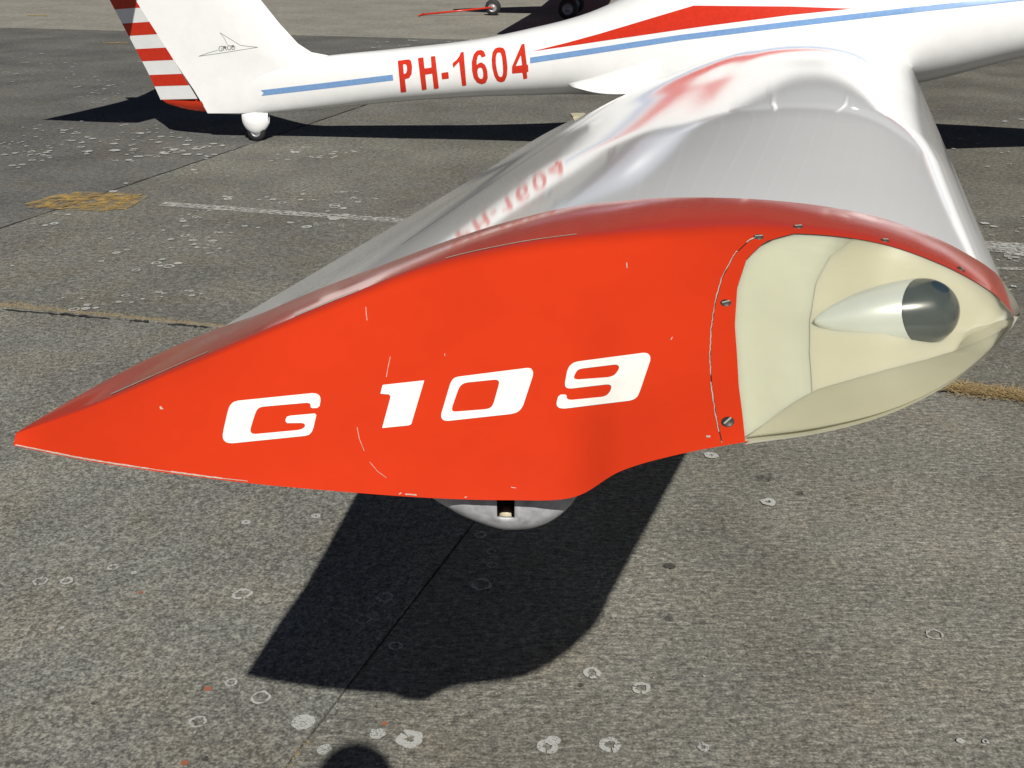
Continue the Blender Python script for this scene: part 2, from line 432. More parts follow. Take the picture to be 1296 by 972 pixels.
scatter(60, (0, 640, 1296, 972), .001, .003)
tag(la.obj('lichen', M['lichen'], None, False), kind='stuff'); tag(lo.obj('orange_lichen', M['orange_lichen'], None, False), kind='stuff')
# small stones / dark specks
a = Acc()
for x, y, r in ((967, 608, 10), (848, 719, 7), (1012, 626, 5), (847, 786, 6), (120, 893, 4), (260, 964, 5), (640, 905, 3), (735, 870, 4)):
    c = G(x, y); blot(a, c, (G(x + r, y) - c).length, .05)
tag(a.obj('oil_spot', lichen_mat('oil_stain', (.06, .056, .048), .42, .62), None, False), kind='stuff')

# dry grass along joint C and moss in the joints
a = Acc()
def blade(acc, c, L, wd, az, tilt):
    d = Vector((math.cos(az) * math.cos(tilt), math.sin(az) * math.cos(tilt), math.sin(tilt))); s2 = Vector((-math.sin(az), math.cos(az), 0)) * wd
    m = c + d * L * .5 + Vector((0, 0, L * .05))
    off = len(acc.v); acc.v += [c - s2, c + s2, m + s2 * .8, m - s2 * .8, c + d * L]
    acc.f += [(off, off + 1, off + 2, off + 3), (off + 3, off + 2, off + 4)]
for k in range(1500):
    t = random.random(); c = G(1200 + 150 * t, 490 + 17 * t + random.gauss(0, 3.6), .004 + random.random() * .012)
    blade(a, c, random.uniform(.02, .07), random.uniform(.0008, .002), random.gauss(-.25, .7) + random.choice((0, math.pi)), random.uniform(-.05, .35))
for k in range(500):
    t = random.random(); c = G(700 + 500 * t, 447 + 43 * t + random.gauss(0, 2), .004)
    blade(a, c, random.uniform(.02, .06), random.uniform(.0008, .002), random.gauss(-.25, .7), random.uniform(-.05, .3))
tag(a.obj('dry_grass', M['straw'], None, False), kind='stuff')
a = Acc()
def crumb(acc, c, r):
    off = len(acc.v); h = r * random.uniform(.4, .8)
    for k in range(5):
        t = 2 * math.pi * k / 5 + random.random()
        acc.v.append(c + Vector((math.cos(t) * r * random.uniform(.7, 1.3), math.sin(t) * r * random.uniform(.7, 1.3), 0)))
    acc.v.append(c + Vector((0, 0, h)))
    for k in range(5): acc.f.append((off + k, off + (k + 1) % 5, off + 5))
for k in range(1300):
    t = random.random() ** 1.25; x = -10 + 300 * t
    dens = 3.0 * (1 - t) + .9
    c = cell(0, 0); base = G(x, 389 + 28 * t, .003)
    off = abs(random.gauss(0, .02 * dens / 2)) + .024
    crumb(a, base + VD * off, random.uniform(.002, .006))
for k in range(70):
    s2 = random.uniform(.0, .5); crumb(a, A0 + VD * (s2 * .4 - .1) + Vector((random.gauss(0, .012), 0, .002)), random.uniform(.002, .005))
tag(a.obj('moss', M['moss'], None, False), kind='stuff')

# ------------------------------------------------------------------ the motor glider
HD = R(9.0)
GO = G(322, 178)                              # tail wheel contact
FW = Vector((math.cos(HD), -math.sin(HD), 0)); LF = Vector((math.sin(HD), math.cos(HD), 0))
def fus(a_, y, z): return GO + FW * a_ + LF * y + Vector((0, 0, z))
glider = thing('motor_glider', 'white low-wing motor glider with red wing tip reading G 109 and registration on its side', 'motor glider', GO)

# wing tip surface: columns run from the lower edge E over the rim T to the cap boundary B
ET = [((17, 564, 0.83), (20, 548, 0.836), (283, 413, 1.2655)),
      ((110, 583, 0.818), (112, 514, 0.885), (345, 391, 1.2465)),
      ((215, 599, 0.808), (215, 469, 0.92), (408, 364, 1.2302)),
      ((320, 612, 0.8), (320, 425, 0.957), (490, 333, 1.2218)),
      ((430, 622, 0.793), (430, 380, 0.99), (565, 305, 1.2133)),
      ((540, 630, 0.788), (540, 338, 1.01), (640, 281, 1.2048)),
      ((640, 633, 0.784), (640, 315, 1.018), (715, 263, 1.1963)),
      ((725, 629.5, 0.78), (725, 303, 1.02), (785, 254.5, 1.1867)),
      ((785, 596.5, 0.778), (790, 297, 1.018), (840, 250.5, 1.1771)),
      ((855, 576, 0.772), (860, 292, 1.012), (900, 250, 1.1674)),
      ((940, 560, 0.768), (950, 287, 1.005), (970, 253, 1.1577)),
      ((1040, 546, 0.77), (1040, 290, 0.998), (1050, 262, 1.1476)),
      ((1130, 523, 0.785), (1120, 304, 0.985), (1120, 277, 1.1375)),
      ((1205, 487, 0.825), (1195, 333, 0.972), (1185, 301, 1.1196)),
      ((1255, 446, 0.875), (1250, 365, 0.958), (1232, 326, 1.1039)),
      ((1277, 420, 0.918), (1275, 389, 0.948), (1256, 342, 1.1124)),
      ((1284, 404, 0.943), (1284, 403, 0.944), (1266, 352, 1.1301))]
NT = len(ET) - 1
Et = np.array([P(*r[0]) for r in ET]); Tt = np.array([P(*r[1]) for r in ET]); Bt = np.array([P(*r[2]) for r in ET])
# wing sections : chord fraction and height taken from the cap boundary
TE0, LE0 = Bt[0], Bt[-1]; ch = LE0 - TE0; chl = np.linalg.norm(ch[:2])
BF = {}
def bfrac(u):
    if u not in BF: BF[u] = _bfrac(u)
    return BF[u]
def _bfrac(u):
    p = cat_interp(Bt, u); c = np.dot((p - TE0)[:2], ch[:2]) / chl ** 2
    return c, p - (TE0 + ch * c)
LEr = np.array(P(1156, 90, 7.2))
def hermite(xk, v, m, x):
    i = int(min(max(np.searchsorted(xk, x, side='right') - 1, 0), len(xk) - 2)); h = xk[i + 1] - xk[i]; q = (x - xk[i]) / h
    return (2*q**3 - 3*q*q + 1) * v[i] + (q**3 - 2*q*q + q) * h * m[i] + (-2*q**3 + 3*q*q) * v[i+1] + (q**3 - q*q) * h * m[i+1]
# trailing edge: almost straight, a slight kink at the aileron
TEPX = np.array([(283, 413), (603, 223), (700, 163.5), (806, 117)], float); TEK = np.concatenate([[0], np.cumsum(np.linalg.norm(np.diff(TEPX, axis=0), axis=1))]); TEK /= TEK[-1]
iY = np.array([1 / TE0[1]] + [1 / y for y in [3.414, 4.665, 8.244]]); dI = np.diff(iY) / np.diff(TEK)
mI = np.array([dI[0], 2 / (1 / dI[0] + 1 / dI[1]), 2 / (1 / dI[1] + 1 / dI[2]), dI[2]])
dP = np.diff(TEPX, axis=0) / np.diff(TEK)[:, None]; mP = np.array([dP[0], (dP[0] + dP[1]) / 2, (dP[1] + dP[2]) / 2, dP[2]])
TEL = np.array([P(*hermite(TEK, TEPX, mP, x), 1 / hermite(TEK, iY, mI, x)) for x in np.linspace(0, 1, 700)])
def te(t):
    y = TEL[0, 1] + (TEL[-1, 1] - TEL[0, 1]) * t
    if t > 1: return TEL[-1] + (TEL[-1] - TEL[-50]) * ((y - TEL[-1, 1]) / (TEL[-1, 1] - TEL[-50, 1]))
    return np.array([np.interp(y, TEL[:, 1], TEL[:, k]) for k in range(3)])
def le(t): return LE0 + (LEr - LE0) * t
SC = {}
def sect(t):
    if t not in SC:
        a_, b_ = te(t), le(t); SC[t] = (a_, b_, np.linalg.norm((b_ - a_)[:2]) / chl)
    return SC[t]
# added skin offsets (m), shaped to steer the wing's reflections, rows along the span, columns along the chord
WG = np.array([[0.0027, 0.0015, 0.0009, 0.001, 0.0035, 0.0127, 0.0235, 0.0344],
               [-0.0007, 0.0001, 0.001, 0.0018, 0.0047, 0.0148, 0.0282, 0.0352],
               [0.0009, 0.0013, 0.0021, 0.0037, 0.0075, 0.0158, 0.0268, 0.0332],
               [0.0026, 0.0026, 0.0035, 0.0055, 0.0099, 0.0148, 0.023, 0.0303],
               [0.0034, 0.0027, 0.0026, 0.0034, 0.0054, 0.0103, 0.0165, 0.0231],
               [0.003, 0.0018, 0.0009, 0.0002, -0.0, 0.0048, 0.0104, 0.0159],
               [0.0024, 0.0009, -0.0008, -0.0039, -0.0015, 0.0014, 0.0051, 0.0088],
               [0.0018, -0.0, -0.0015, -0.0018, -0.002, -0.0023, -0.0003, 0.0016]])
WK = np.linspace(0, 1, 8)
def wavy(u, t):
    return float(np.exp(-((t - WK) / .13) ** 2 / 2) @ WG @ np.exp(-((u - WK) / .13) ** 2 / 2))
def wingU(u, t):
    c, off = bfrac(u); a_, b_, k = sect(t)
    o = off.copy(); o[:2] *= max(0, 1 - t * 3); o[2] *= k * (1 + -0.472 * t + 1.012 * t * t)
    o[2] *= 1 - .27 * max(0, min(1, (t - .5) / .5)) ** 1.5
    if t > 0: o[2] += wavy(u, t) * min(max(c, 0), 1) * min(max(1 - c, 0), 1) * 4 * min(1, t / .12)
    return a_ + (b_ - a_) * c + o
def wingL(u, t):
    c, off = bfrac(u); a_, b_, k = sect(t); c = min(max(c, 0), 1)
    d = .055 * k * (1 - (2 * c - 1) ** 4) * (.35 + .65 * c) + .004
    if c > .8: d *= math.sqrt(max(0, (1 - c) / .2)) * .999 + .001
    p = a_ + (b_ - a_) * c; p[2] -= d; return p
def numN(f, u, t, sgn=1):
    u = min(max(u, .008), .988); e = .008
    n = np.cross(f(u + e, t) - f(u - e, t), f(u, t + .02) - f(u, max(t - .02, 0))) * sgn
    return n / max(np.linalg.norm(n), 1e-12)
# the cap's top carries on in the plane of the wing skin: slide the rim points along their sight lines until it does
for k in range(1, NT):
    u = k / NT; p0, p1 = wingU(u, 0), wingU(u, .03); sl = (p0[2] - p1[2]) / (p1[1] - p0[1]) * .9
    r = ray(*ET[k][1][:2]); q = -r.z / r.y
    y = (1.7 - Bt[k][2] - sl * Bt[k][1]) / (q - sl)
    w_ = max(0, min(1, k / 3, (12 - k) / 3)); lim = (Et[k][1] + 1.25 * (1.7 - Et[k][2])) / (1 + 1.25 * q); y = max(y, lim); y = Tt[k][1] * (1 - w_) + w_ * min(max(y, Et[k][1] + .04), Bt[k][1] - .03)
    Tt[k] = np.array(P(*ET[k][1][:2], y))
OUT = np.array((0, -.70, .71))
def col3(u): return cat_interp(Et, u), cat_interp(Tt, u), cat_interp(Bt, u)
def tipS(u, v):
    """v 0..0.9 outer face, 0.9..1.1 rounded rim, 1.1..2 top"""
    E, T, B = col3(u)
    k = u * NT
    rf = lin([0, 9, 10.2, 16], [.05, .05, .045, .045], k); rt = lin([0, 4, 9, 10.2, 16], [.03, .06, .10, .08, .08], k)
    bl = np.linalg.norm(T - E) * lin([0, 3, 7, 9.5, 12, 16], [.010, .014, .018, .03, .09, .14], k)
    bt = np.linalg.norm(B - T) * .015
    def face(t): return E + (T - E) * t + OUT * bl * (4 * t * (1 - t)) ** .8 * (1 - .25 * t)
    def top(t): return T + (B - T) * t + np.array((0, 0, 1.)) * bt * 4 * t * (1 - t)
    if v <= .9: return face((1 - rf) * v / .9)
    if v >= 1.1: return top(rt + (1 - rt) * (v - 1.1) / .9)
    a_, b_ = face(1 - rf), top(rt); da = (face(1 - rf) - face(1 - rf - .01)); da /= max(np.linalg.norm(da), 1e-9)
    c_ = T + OUT * bl * .25 * 0
    t = (v - .9) / .2
    return a_ * (1 - t) ** 2 + 2 * c_ * t * (1 - t) + b_ * t * t
def tipN(u, v):
    u = min(max(u, .003), .994); e = .004; v = min(max(v, .012), 1.988)
    du = tipS(min(u + e, 1), v) - tipS(max(u - e, 0), v); dv = tipS(u, min(v + .012, 2)) - tipS(u, max(v - .012, 0))
    n = np.cross(du, dv); l = np.linalg.norm(n)
    return n / l if l > 1e-12 else OUT
UB_V = [0, .2, .45, .62, .76, .85, .9]; UB_X = [943, 935, 930, 933, 945, 968, 1005]
UB_U = []
for vv, xx in zip(UB_V, UB_X):                 # column at which the lamp cover begins, per height
    lo_, hi_ = .4, .9
    for _ in range(40):
        mm = (lo_ + hi_) / 2; p = Vector(tipS(mm, vv)) - EYE
        r = p.dot(Vector((1, 0, 0))); dpt = p.y * math.cos(PITCH) - p.z * math.sin(PITCH)
        if 648 + FPX * r / dpt < xx: lo_ = mm
        else: hi_ = mm
    UB_U.append(lo_)
def ub(v): return lin(UB_V, UB_U, v)
tip = Acc()
NC = 150
vs = list(np.linspace(0, .9, 40))
tip.grid([[tipS(ub(v) * s, v) for s in np.linspace(0, 1, NC)] for v in vs], [[tipN(ub(v) * s, v) for s in np.linspace(0, 1, NC)] for v in vs])
vs = list(np.linspace(.9, 1.1, 10)) + list(np.linspace(1.1, 2, 14))[1:]
us = list(np.linspace(0, 1, 190))
tip.grid([[tipS(u, v) for u in us] for v in vs], [[tipN(u, v) for u in us] for v in vs])

# underside of the cap
us2 = list(np.linspace(0, 1, 90)); rows = []
for wv in np.linspace(0, 1, 8):
    row = []
    for u in us2:
        E = cat_interp(Et, u); L = wingL(u, 0); c_ = np.array((E[0] * .7 + L[0] * .3, E[1] + .05 * (1 - abs(2 * u - 1)), E[2] * .75 + L[2] * .25))
        row.append(E * (1 - wv) ** 2 + 2 * c_ * wv * (1 - wv) + L * wv * wv)
    rows.append(row)
u0 = ub(0); jn = min(range(len(us2)), key=lambda k: abs(us2[k] - u0))
und = Acc(); und.grid([r[:jn + 1] for r in rows], flip=True)
tip.n += [Vector((0, .2, -1)).normalized()] * len(und.v)
off = len(tip.v); tip.v += und.v; tip.f += [tuple(i + off for i in f) for f in und.f]
lower_shell = Acc(); lower_shell.grid([[Vector(p) + Vector((0, .004, .0015)) for p in r[jn:]] for r in rows], flip=True)
wing_tip = tip.obj('wing_tip', M['red'], glider)

ts = list(np.linspace(0, .45, 60)) + list(np.linspace(.45, 1.12, 80))[1:]
wu = [1 - (1 - x) ** 1.0 for x in np.linspace(0, 1, 150)]
def make_wing(name, mirror):
    a_ = Acc()
    def mir(p):
        if not mirror: return p
        q = Vector(p); d = (q - GO).dot(LF); return q - LF * 2 * d
    def mirn(n):
        if not mirror: return n
        q = Vector(n); return q - LF * 2 * q.dot(LF)
    a_.grid([[mir(wingU(u, t)) for u in wu] for t in ts], [[mirn(numN(wingU, u, t)) for u in wu] for t in ts], flip=mirror)
    lu = wu[::3]
    a_.grid([[mir(wingL(u, t)) for u in lu] for t in ts[::3]], [[mirn(numN(wingL, u, t, -1)) for u in lu] for t in ts[::3]], flip=not mirror)
    return a_.obj(name, M['wing_white'], glider)
wing = make_wing('wing', False)
# far wing and its tip
wing2 = make_wing('wing', True)
a = Acc(); v2 = []
for p in tip.v: d = (Vector(p) - GO).dot(LF); v2.append(Vector(p) - LF * 2 * d)
mesh_obj('wing_tip', v2, [f[::-1] for f in tip.f], M['red'], glider)
a2 = Acc(); vs = list(np.linspace(0, .9, 14))
a2.grid([[(lambda q: q - LF * 2 * (q - GO).dot(LF))(Vector(tipS(ub(v) + (1 - ub(v)) * s, v))) for s in np.linspace(0, 1, 24)] for v in vs], flip=True)
a2.obj('light_cover', M['cream'], glider)

# ------------------------------------------------------------------ decals laid onto real surfaces
DEPS = None
def bvh_of(o):
    me = o.data; mw = Matrix.Identity(4)
    return BVHTree.FromPolygons([v.co.copy() for v in me.vertices], [tuple(p.vertices) for p in me.polygons])
# every mesh is written in world coordinates (parents only offset with an inverse), so vertex co are world positions
def drape(name, loops, bvh, mat, parent, eps=.0008, cut=14, label=None):
    flat = [p for l in loops for p in l]
    tris = geometry.tessellate_polygon([[Vector((x, y, 0)) for x, y in l] for l in loops])
    bm = bmesh.new(); vv = [bm.verts.new((x, y, 0)) for x, y in flat]
    for t in tris:
        try: bm.faces.new([vv[i] for i in t])
        except ValueError: pass
    xs = [p[0] for p in flat]; ys = [p[1] for p in flat]
    for ax, lo_, hi_ in ((0, min(xs), max(xs)), (1, min(ys), max(ys))):
        n = int((hi_ - lo_) / cut)
        for k in range(1, n + 1):
            c = [0, 0, 0]; c[ax] = lo_ + (hi_ - lo_) * k / (n + 1); no = [0, 0, 0]; no[ax] = 1
            bmesh.ops.bisect_plane(bm, geom=bm.verts[:] + bm.edges[:] + bm.faces[:], plane_co=c, plane_no=no)
    bad = []
    for v in bm.verts:
        d = ray(v.co.x, v.co.y).normalized(); h, n, i, dd = bvh.ray_cast(EYE, d)
        if h is None: bad.append(v); continue
        if n.dot(d) > 0: n = -n
        v.co = h + n * eps
    if bad: bmesh.ops.delete(bm, geom=bad, context='VERTS')
    bm.normal_update()
    for f in bm.faces:
        if f.normal.dot(f.calc_center_median() - EYE) > 0: f.normal_flip()
    o = bm_obj(name, bm, mat, parent)
    if label: o['label'] = label
    return o
def rnd(poly, r=2.0):
    out = []; n = len(poly)
    for i in range(n):
        p0, p, p2 = Vector(poly[i - 1]), Vector(poly[i]), Vector(poly[(i + 1) % n])
        for q in (p0, p2):
            d = q - p; L = d.length; out.append(tuple(p + d * (min(r, L * .3) / L)))
    return out
def crop(pts, ox, oy, sc): return [(ox + x / sc, oy + y / sc) for x, y in pts]
def stroke(pts, wd, closed=False):
    pts = [Vector(p) for p in pts]; L = []; Rr = []
    n = len(pts)
    for i, p in enumerate(pts):
        t = (pts[min(i + 1, n - 1)] - pts[max(i - 1, 0)]).normalized(); nn = Vector((-t.y, t.x)) * wd / 2
        L.append(tuple(p + nn)); Rr.append(tuple(p - nn))
    return L + Rr[::-1]
tipb = bvh_of(wing_tip)
K1, K2 = 1296 / 290, 4.32
Gp = [(130, 348), (570, 303), (598, 312), (609, 335), (600, 388), (550, 390), (553, 370), (540, 358), (270, 382), (250, 395), (238, 420), (210, 510), (215, 530), (232, 536),
      (490, 512), (515, 500), (522, 485), (510, 473), (408, 474), (412, 440), (430, 432), (586, 418), (565, 510), (550, 535), (530, 545), (100, 589), (65, 580), (53, 550), (60, 510), (85, 400), (100, 365)]
One = [(958, 258), (1194, 232), (1120, 480), (1105, 487), (955, 502), (1003, 325), (995, 312), (945, 308)]
Zo = [(165, 205), (560, 155), (578, 165), (584, 190), (525, 370), (500, 398), (465, 408), (110, 447), (85, 440), (78, 415), (130, 240), (145, 215)]
Zi = [(215, 237), (380, 220), (396, 228), (396, 245), (365, 355), (350, 375), (325, 382), (150, 396), (138, 388), (140, 370), (175, 270), (190, 248)]
No = [(820, 122), (1195, 73), (1218, 82), (1226, 108), (1165, 290), (1150, 320), (1120, 335), (745, 380), (715, 372), (709, 350), (722, 303), (767, 301), (765, 325), (785, 332),
      (975, 313), (1000, 295), (1014, 262), (1005, 248), (985, 247), (785, 270), (762, 266), (755, 245), (770, 165), (790, 135)]
Ni = [(850, 160), (1035, 138), (1053, 145), (1052, 165), (1030, 195), (1000, 207), (820, 220), (803, 212), (815, 182), (830, 165)]
drape('letter', [rnd(crop(Gp, 270, 430, K1), 2.5)], tipb, M['letter_white'], wing_tip, label='white letter G')
drape('letter', [rnd(crop(One, 270, 430, K1), .6)], tipb, M['letter_white'], wing_tip, label='white figure 1')
drape('letter', [rnd(crop(Zo, 540, 430, K2), 2.5), rnd(crop(Zi, 540, 430, K2), 2)], tipb, M['letter_white'], wing_tip, label='white figure 0')
drape('letter', [rnd(crop(No, 540, 430, K2), 2.5), rnd(crop(Ni, 540, 430, K2), 2)], tipb, M['letter_white'], wing_tip, label='white figure 9')
# chipped seam of the lamp flange, chips and scratches
seam = [(965, 297), (948, 305), (930, 322), (914, 352), (905, 385), (900, 420), (899, 455), (901, 490), (906, 525), (914, 561)]
drape('seam', [stroke(seam, 1.3)], tipb, M['dark'], wing_tip, .0004, 10)
chips = Acc()
def pale_piece(pts, wd):
    o = drape('chip', [stroke(pts, wd)], tipb, M['chip'], None, .0007, 12)
    off = len(chips.v); chips.v += [v.co.copy() for v in o.data.vertices]; chips.f += [tuple(i + off for i in p.vertices) for p in o.data.polygons]
    bpy.data.objects.remove(o)
def at_line(line, t):
    x = t * (len(line) - 1); i = min(int(x), len(line) - 2); f = x - i
    return (line[i][0] * (1 - f) + line[i + 1][0] * f, line[i][1] * (1 - f) + line[i + 1][1] * f)
t = 0
while t < 1:
    d = random.uniform(.01, .06)
    if random.random() < .72:
        q = [at_line(seam, min(1, t + d * k / 3)) for k in range(4)]
        q = [(x - .6 + random.uniform(-.5, .5), y) for x, y in q]
        pale_piece(q, random.uniform(.6, 1.6))
    t += d
def px_of(p):
    p = Vector(p) - EYE; dpt = p.y * math.cos(PITCH) - p.z * math.sin(PITCH)
    up = p.y * math.sin(PITCH) + p.z * math.cos(PITCH)
    return 648 + FPX * p.x / dpt, 486 - FPX * up / dpt
edge = [px_of(tipS(u, .004)) for u in np.linspace(.002, .44, 160)]
i = 0
while i < 150:
    L = random.randint(1, 7) if i < 60 else random.randint(1, 3)
    if random.random() < (.85 if i < 62 else .10):
        pale_piece([(x, y - .9 - random.random() * .5) for x, y in edge[i:i + L + 2]], random.uniform(.8, 2.0) if i < 70 else random.uniform(1, 2.6))
    i += L + (0 if i < 55 else random.randint(2, 7))
for q, wd in (([(463, 389), (463.5, 397), (464.5, 406)], 1.1), ([(494, 452), (491, 466), (489, 478)], .9), ([(452, 541), (455, 556), (461, 571)], .8), ([(468, 585), (478, 597), (489, 605)], .7),
              ([(793, 333), (793.5, 340)], 1.6), ([(849, 431), (851, 427)], 1.2), ([(203, 515), (205, 518)], 3), ([(203, 518), (207, 518)], 1.6), ([(647, 617), (653, 618)], 1.2),
              ([(505, 626), (508, 624)], 1.6), ([(563, 448), (563, 451)], 1.0), ([(894, 553), (899, 553)], 3.2), ([(588, 630), (591, 629)], 1.4), ([(1088, 310), (1094, 309)], 1.3)):
    pale_piece(q, wd * .8)
rim = [px_of(tipS(u, 1.10)) for u in np.linspace(.06, .46, 120)]  # pale broken line drawn along the cap's rim
i = 4
while i < 104:
    L = random.randint(4, 14)
    if random.random() < .85: pale_piece(rim[i:i + L + 2], random.uniform(.5, 1.1))
    i += L
cp = chips.obj('chips_and_rim_line', M['chip'], wing_tip); cp['kind'] = 'stuff'
# screws
def screw(px, py, r, ang, name='screw'):
    d = ray(px, py).normalized(); h, n, _, _ = tipb.ray_cast(EYE, d)
    if h is None: return
    if n.dot(d) > 0: n = -n
    s1 = Acc(); s1.lathe(h - n * .001, n, [(0, r * 1.12), (.0012, r * 1.1), (.0015, r * .95), (.0022, r * .8), (.0024, 0)], 18)
    o = s1.obj(name, M['steel'], wing_tip)
    x = Vector((math.cos(ang), 0, 0)) + Vector((0, math.sin(PITCH), math.cos(PITCH))) * math.sin(ang); x = (x - n * x.dot(n)).normalized(); y = n.cross(x)
    rot = Matrix((x, y, n)).transposed()
    s2 = Acc(); s2.box(h + n * .0016, (r * .84, r * .13, .0003), rot)
    put(s2.obj('slot', M['slot'], None, False), o); 
for px, py, r, an in ((918.5, 383.5, .0042, .4), (921, 534, .0046, .9), (960, 300, .0042, .2), (1010, 287, .0042, .5), (1120, 304.5, .0036, .7), (1216, 341, .0036, 1.2)):
    screw(px, py, r, an)

# navigation lamp: cream housing behind a yellowed clear cover
def lampS(u, v, inset): return Vector(tipS(u, v)) - Vector(tipN(u, v)) * inset
lu_ = list(np.linspace(0, 1, 70)) ; lv = list(np.linspace(0, .9, 36))
cv = Acc(); cv.grid([[tipS(ub(v) + (1 - ub(v)) * s, v) for s in lu_] for v in lv], [[tipN(ub(v) + (1 - ub(v)) * s, v) for s in lu_] for v in lv])
# crease of the housing (pixel polyline -> v per u)
CR = [(930, 568), (945, 556), (1020, 497), (1100, 474), (1180, 453), (1240, 433), (1284, 409)]
def ins(s, v):
    e = min(1, s / .16); e2 = min(1, (1 - s) / .36)
    e2 = e2 * e2 * (3 - 2 * e2); e = e * e * (3 - 2 * e)
    return .0008 + .038 * e * (.1 + .9 * e2) * min(1, max(0, (.9 - v) / .25)) ** .7 * min(1, (v + .04) / (.05 + .27 * min(1, max(0, s - .3) / .25))) ** 1.2
def crease_v(s):
    best = 0
    for v in np.linspace(0, .9, 361):
        u = ub(v) + (1 - ub(v)) * s; x, y = px_of(lampS(u, v, ins(s, v)))
        if y <= np.interp(x, [c[0] for c in CR], [c[1] for c in CR]): best = v; break
    return best
ho = Acc(); hp = Acc(); hb = Acc(); R1 = []; R2 = []; R3 = []
svals = list(np.linspace(0, 1, 64))
crv = [crease_v(s) for s in svals]
crv = list(np.convolve(np.pad(crv, 2, mode='edge'), [.15, .22, .26, .22, .15], 'valid'))
for j in range(26):
    r1 = []; 
    for s, c in zip(svals, crv):
        v = c + (.9 - c) * j / 25; u = ub(v) + (1 - ub(v)) * s
        r1.append(lampS(u, v, ins(s, v)))
    R1.append(r1)
def split_at(R, x0, left):
    cols = [i for i in range(len(svals)) if (px_of(R[12][i])[0] <= x0) == left]
    if left: cols = cols + [cols[-1] + 1]
    return [[r[i] for i in cols] for r in R]
light = ho; ho.grid(split_at(R1, 1024, False)); housing = ho.obj('navigation_light', M['cream'], glider)
hp.grid([[Vector(p) + Vector((0, .0007, -.0005)) for p in r] for r in split_at(R1, 1024, True)]); hp.obj('panel', M['cream_panel'], housing)
# floor of the housing: from the crease inwards and down along the cover
for j in range(8):
    t = j / 7; row = []
    for s, c, top in zip(svals, crv, R1[0]):
        u = ub(0) + (1 - ub(0)) * s; q = lampS(u, 0.0, .0035)
        inn = (top + q) / 2 + Vector((0, .012, .002)) * (1 - s)
        row.append(top * (1 - t) ** 2 + inn * 2 * t * (1 - t) + q * t * t)
    R2.append(row)
hb.grid(R2, flip=True); hb.obj('lower_tray', M['shaded_cream'], housing)
cover = cv.obj('light_cover', M['cover'], housing); lower_shell.obj('lower_shell', M['shaded_cream'], housing)
hbv = bvh_of(housing)
def on_house(px, py, dep=0):
    d = ray(px, py).normalized(); h, n, _, _ = hbv.ray_cast(EYE, d)
    return (h if h is not None else P(px, py, 1.02)) + d * dep, d
pa, dA = on_house(1030, 407, -.007); pb, dB = on_house(1166, 395, -.009)
ax = (pb - pa); Lb = ax.length; axn = ax.normalized()
RR = .0295
prof = [(Lb * t, RR * (math.sin(math.pi / 2 * min(1, t)) ** .66)) for t in np.linspace(0, 1.0, 30) ** 1.3] + [(Lb + RR * 1.08 * math.sin(t), RR * math.cos(t)) for t in np.linspace(0, math.pi / 2, 16)[1:]]
lb = Acc(); lb.lathe(pa, axn, [(-.0015, 0)] + prof, 40)
cutn = (axn * math.cos(R(38)) - dB * math.sin(R(38))).normalized(); cutc = pa + axn * (Lb * 1.01)
def half(name, mat, keep_front):
    bm = bmesh.new(); vv = [bm.verts.new(v) for v in lb.v]
    for f in lb.f: bm.faces.new([vv[i] for i in f])
    bmesh.ops.remove_doubles(bm, verts=bm.verts, dist=1e-4)
    bmesh.ops.bisect_plane(bm, geom=bm.verts[:] + bm.edges[:] + bm.faces[:], plane_co=cutc + cutn * (.0002 if keep_front else -.0002), plane_no=cutn, clear_inner=keep_front, clear_outer=not keep_front)
    bmesh.ops.recalc_face_normals(bm, faces=bm.faces)
    return bm_obj(name, bm, mat, housing)
half('lamp_body', M['reflector'], False); half('lamp_lens', M['lamp_lens'], True)
# fixing dots of the housing
for px, py in ((947, 372), (955, 532), (1023, 479), (1264, 421)):
    q, d = on_house(px, py)
    s1 = Acc(); s1.lathe(q - d * .0002, -d, [(0, .0032), (.0008, .0030), (.001, 0)], 12); s1.obj('rivet', M['cream_panel'], housing)

# skid under the tip
sk = Acc(); NSK = 40
sA, sB = P(518, 633, .806), P(740, 633, .806)
rows = []
for i in range(NSK + 1):
    t = i / NSK; x = sA.x + (sB.x - sA.x) * t
    dep = .0435 * (1 - ((.55 - t) / .55) ** 1.4) if t < .55 else .0435 * max(0, 1 - ((t - .55) / .45) ** 2.8) ** .75
    wd = .024 * min(1, math.sin(math.pi * (t * .94 + .03)) ** .8 * 1.15)
    z0 = 1.269
    rows.append([Vector((x, .822 - wd * math.cos(th), z0 - dep * max(0, math.sin(th)) ** .7)) for th in np.linspace(0, math.pi, 30)])
faces_skip = set()
sk.grid(rows)
keep = []
for f in sk.f:
    c = sum((sk.v[i] for i in f), Vector()) / 4; px, py = px_of(c)
    if 628 < px < 651 and c.y < .818 and py < 657: continue
    keep.append(f)
sk.f = keep
skid = sk.obj('tip_skid', M['silver'], glider)
m = skid.modifiers.new('solid', 'SOLIDIFY'); m.thickness = .0025; m.offset = -1
a = Acc(); a.box((P(640, 645, .822).x, .834, 1.250), (.013, .005, .020)); a.obj('recess', M['dark'], skid, False)
a = Acc(); c = P(633, 646, .818)
a.lathe(c, Vector((.8, .1, -.45)), [(0, 0), (.001, .0045), (.005, .0062), (.011, .0055), (.013, 0)], 14); a.obj('roller', M['tape'], skid)

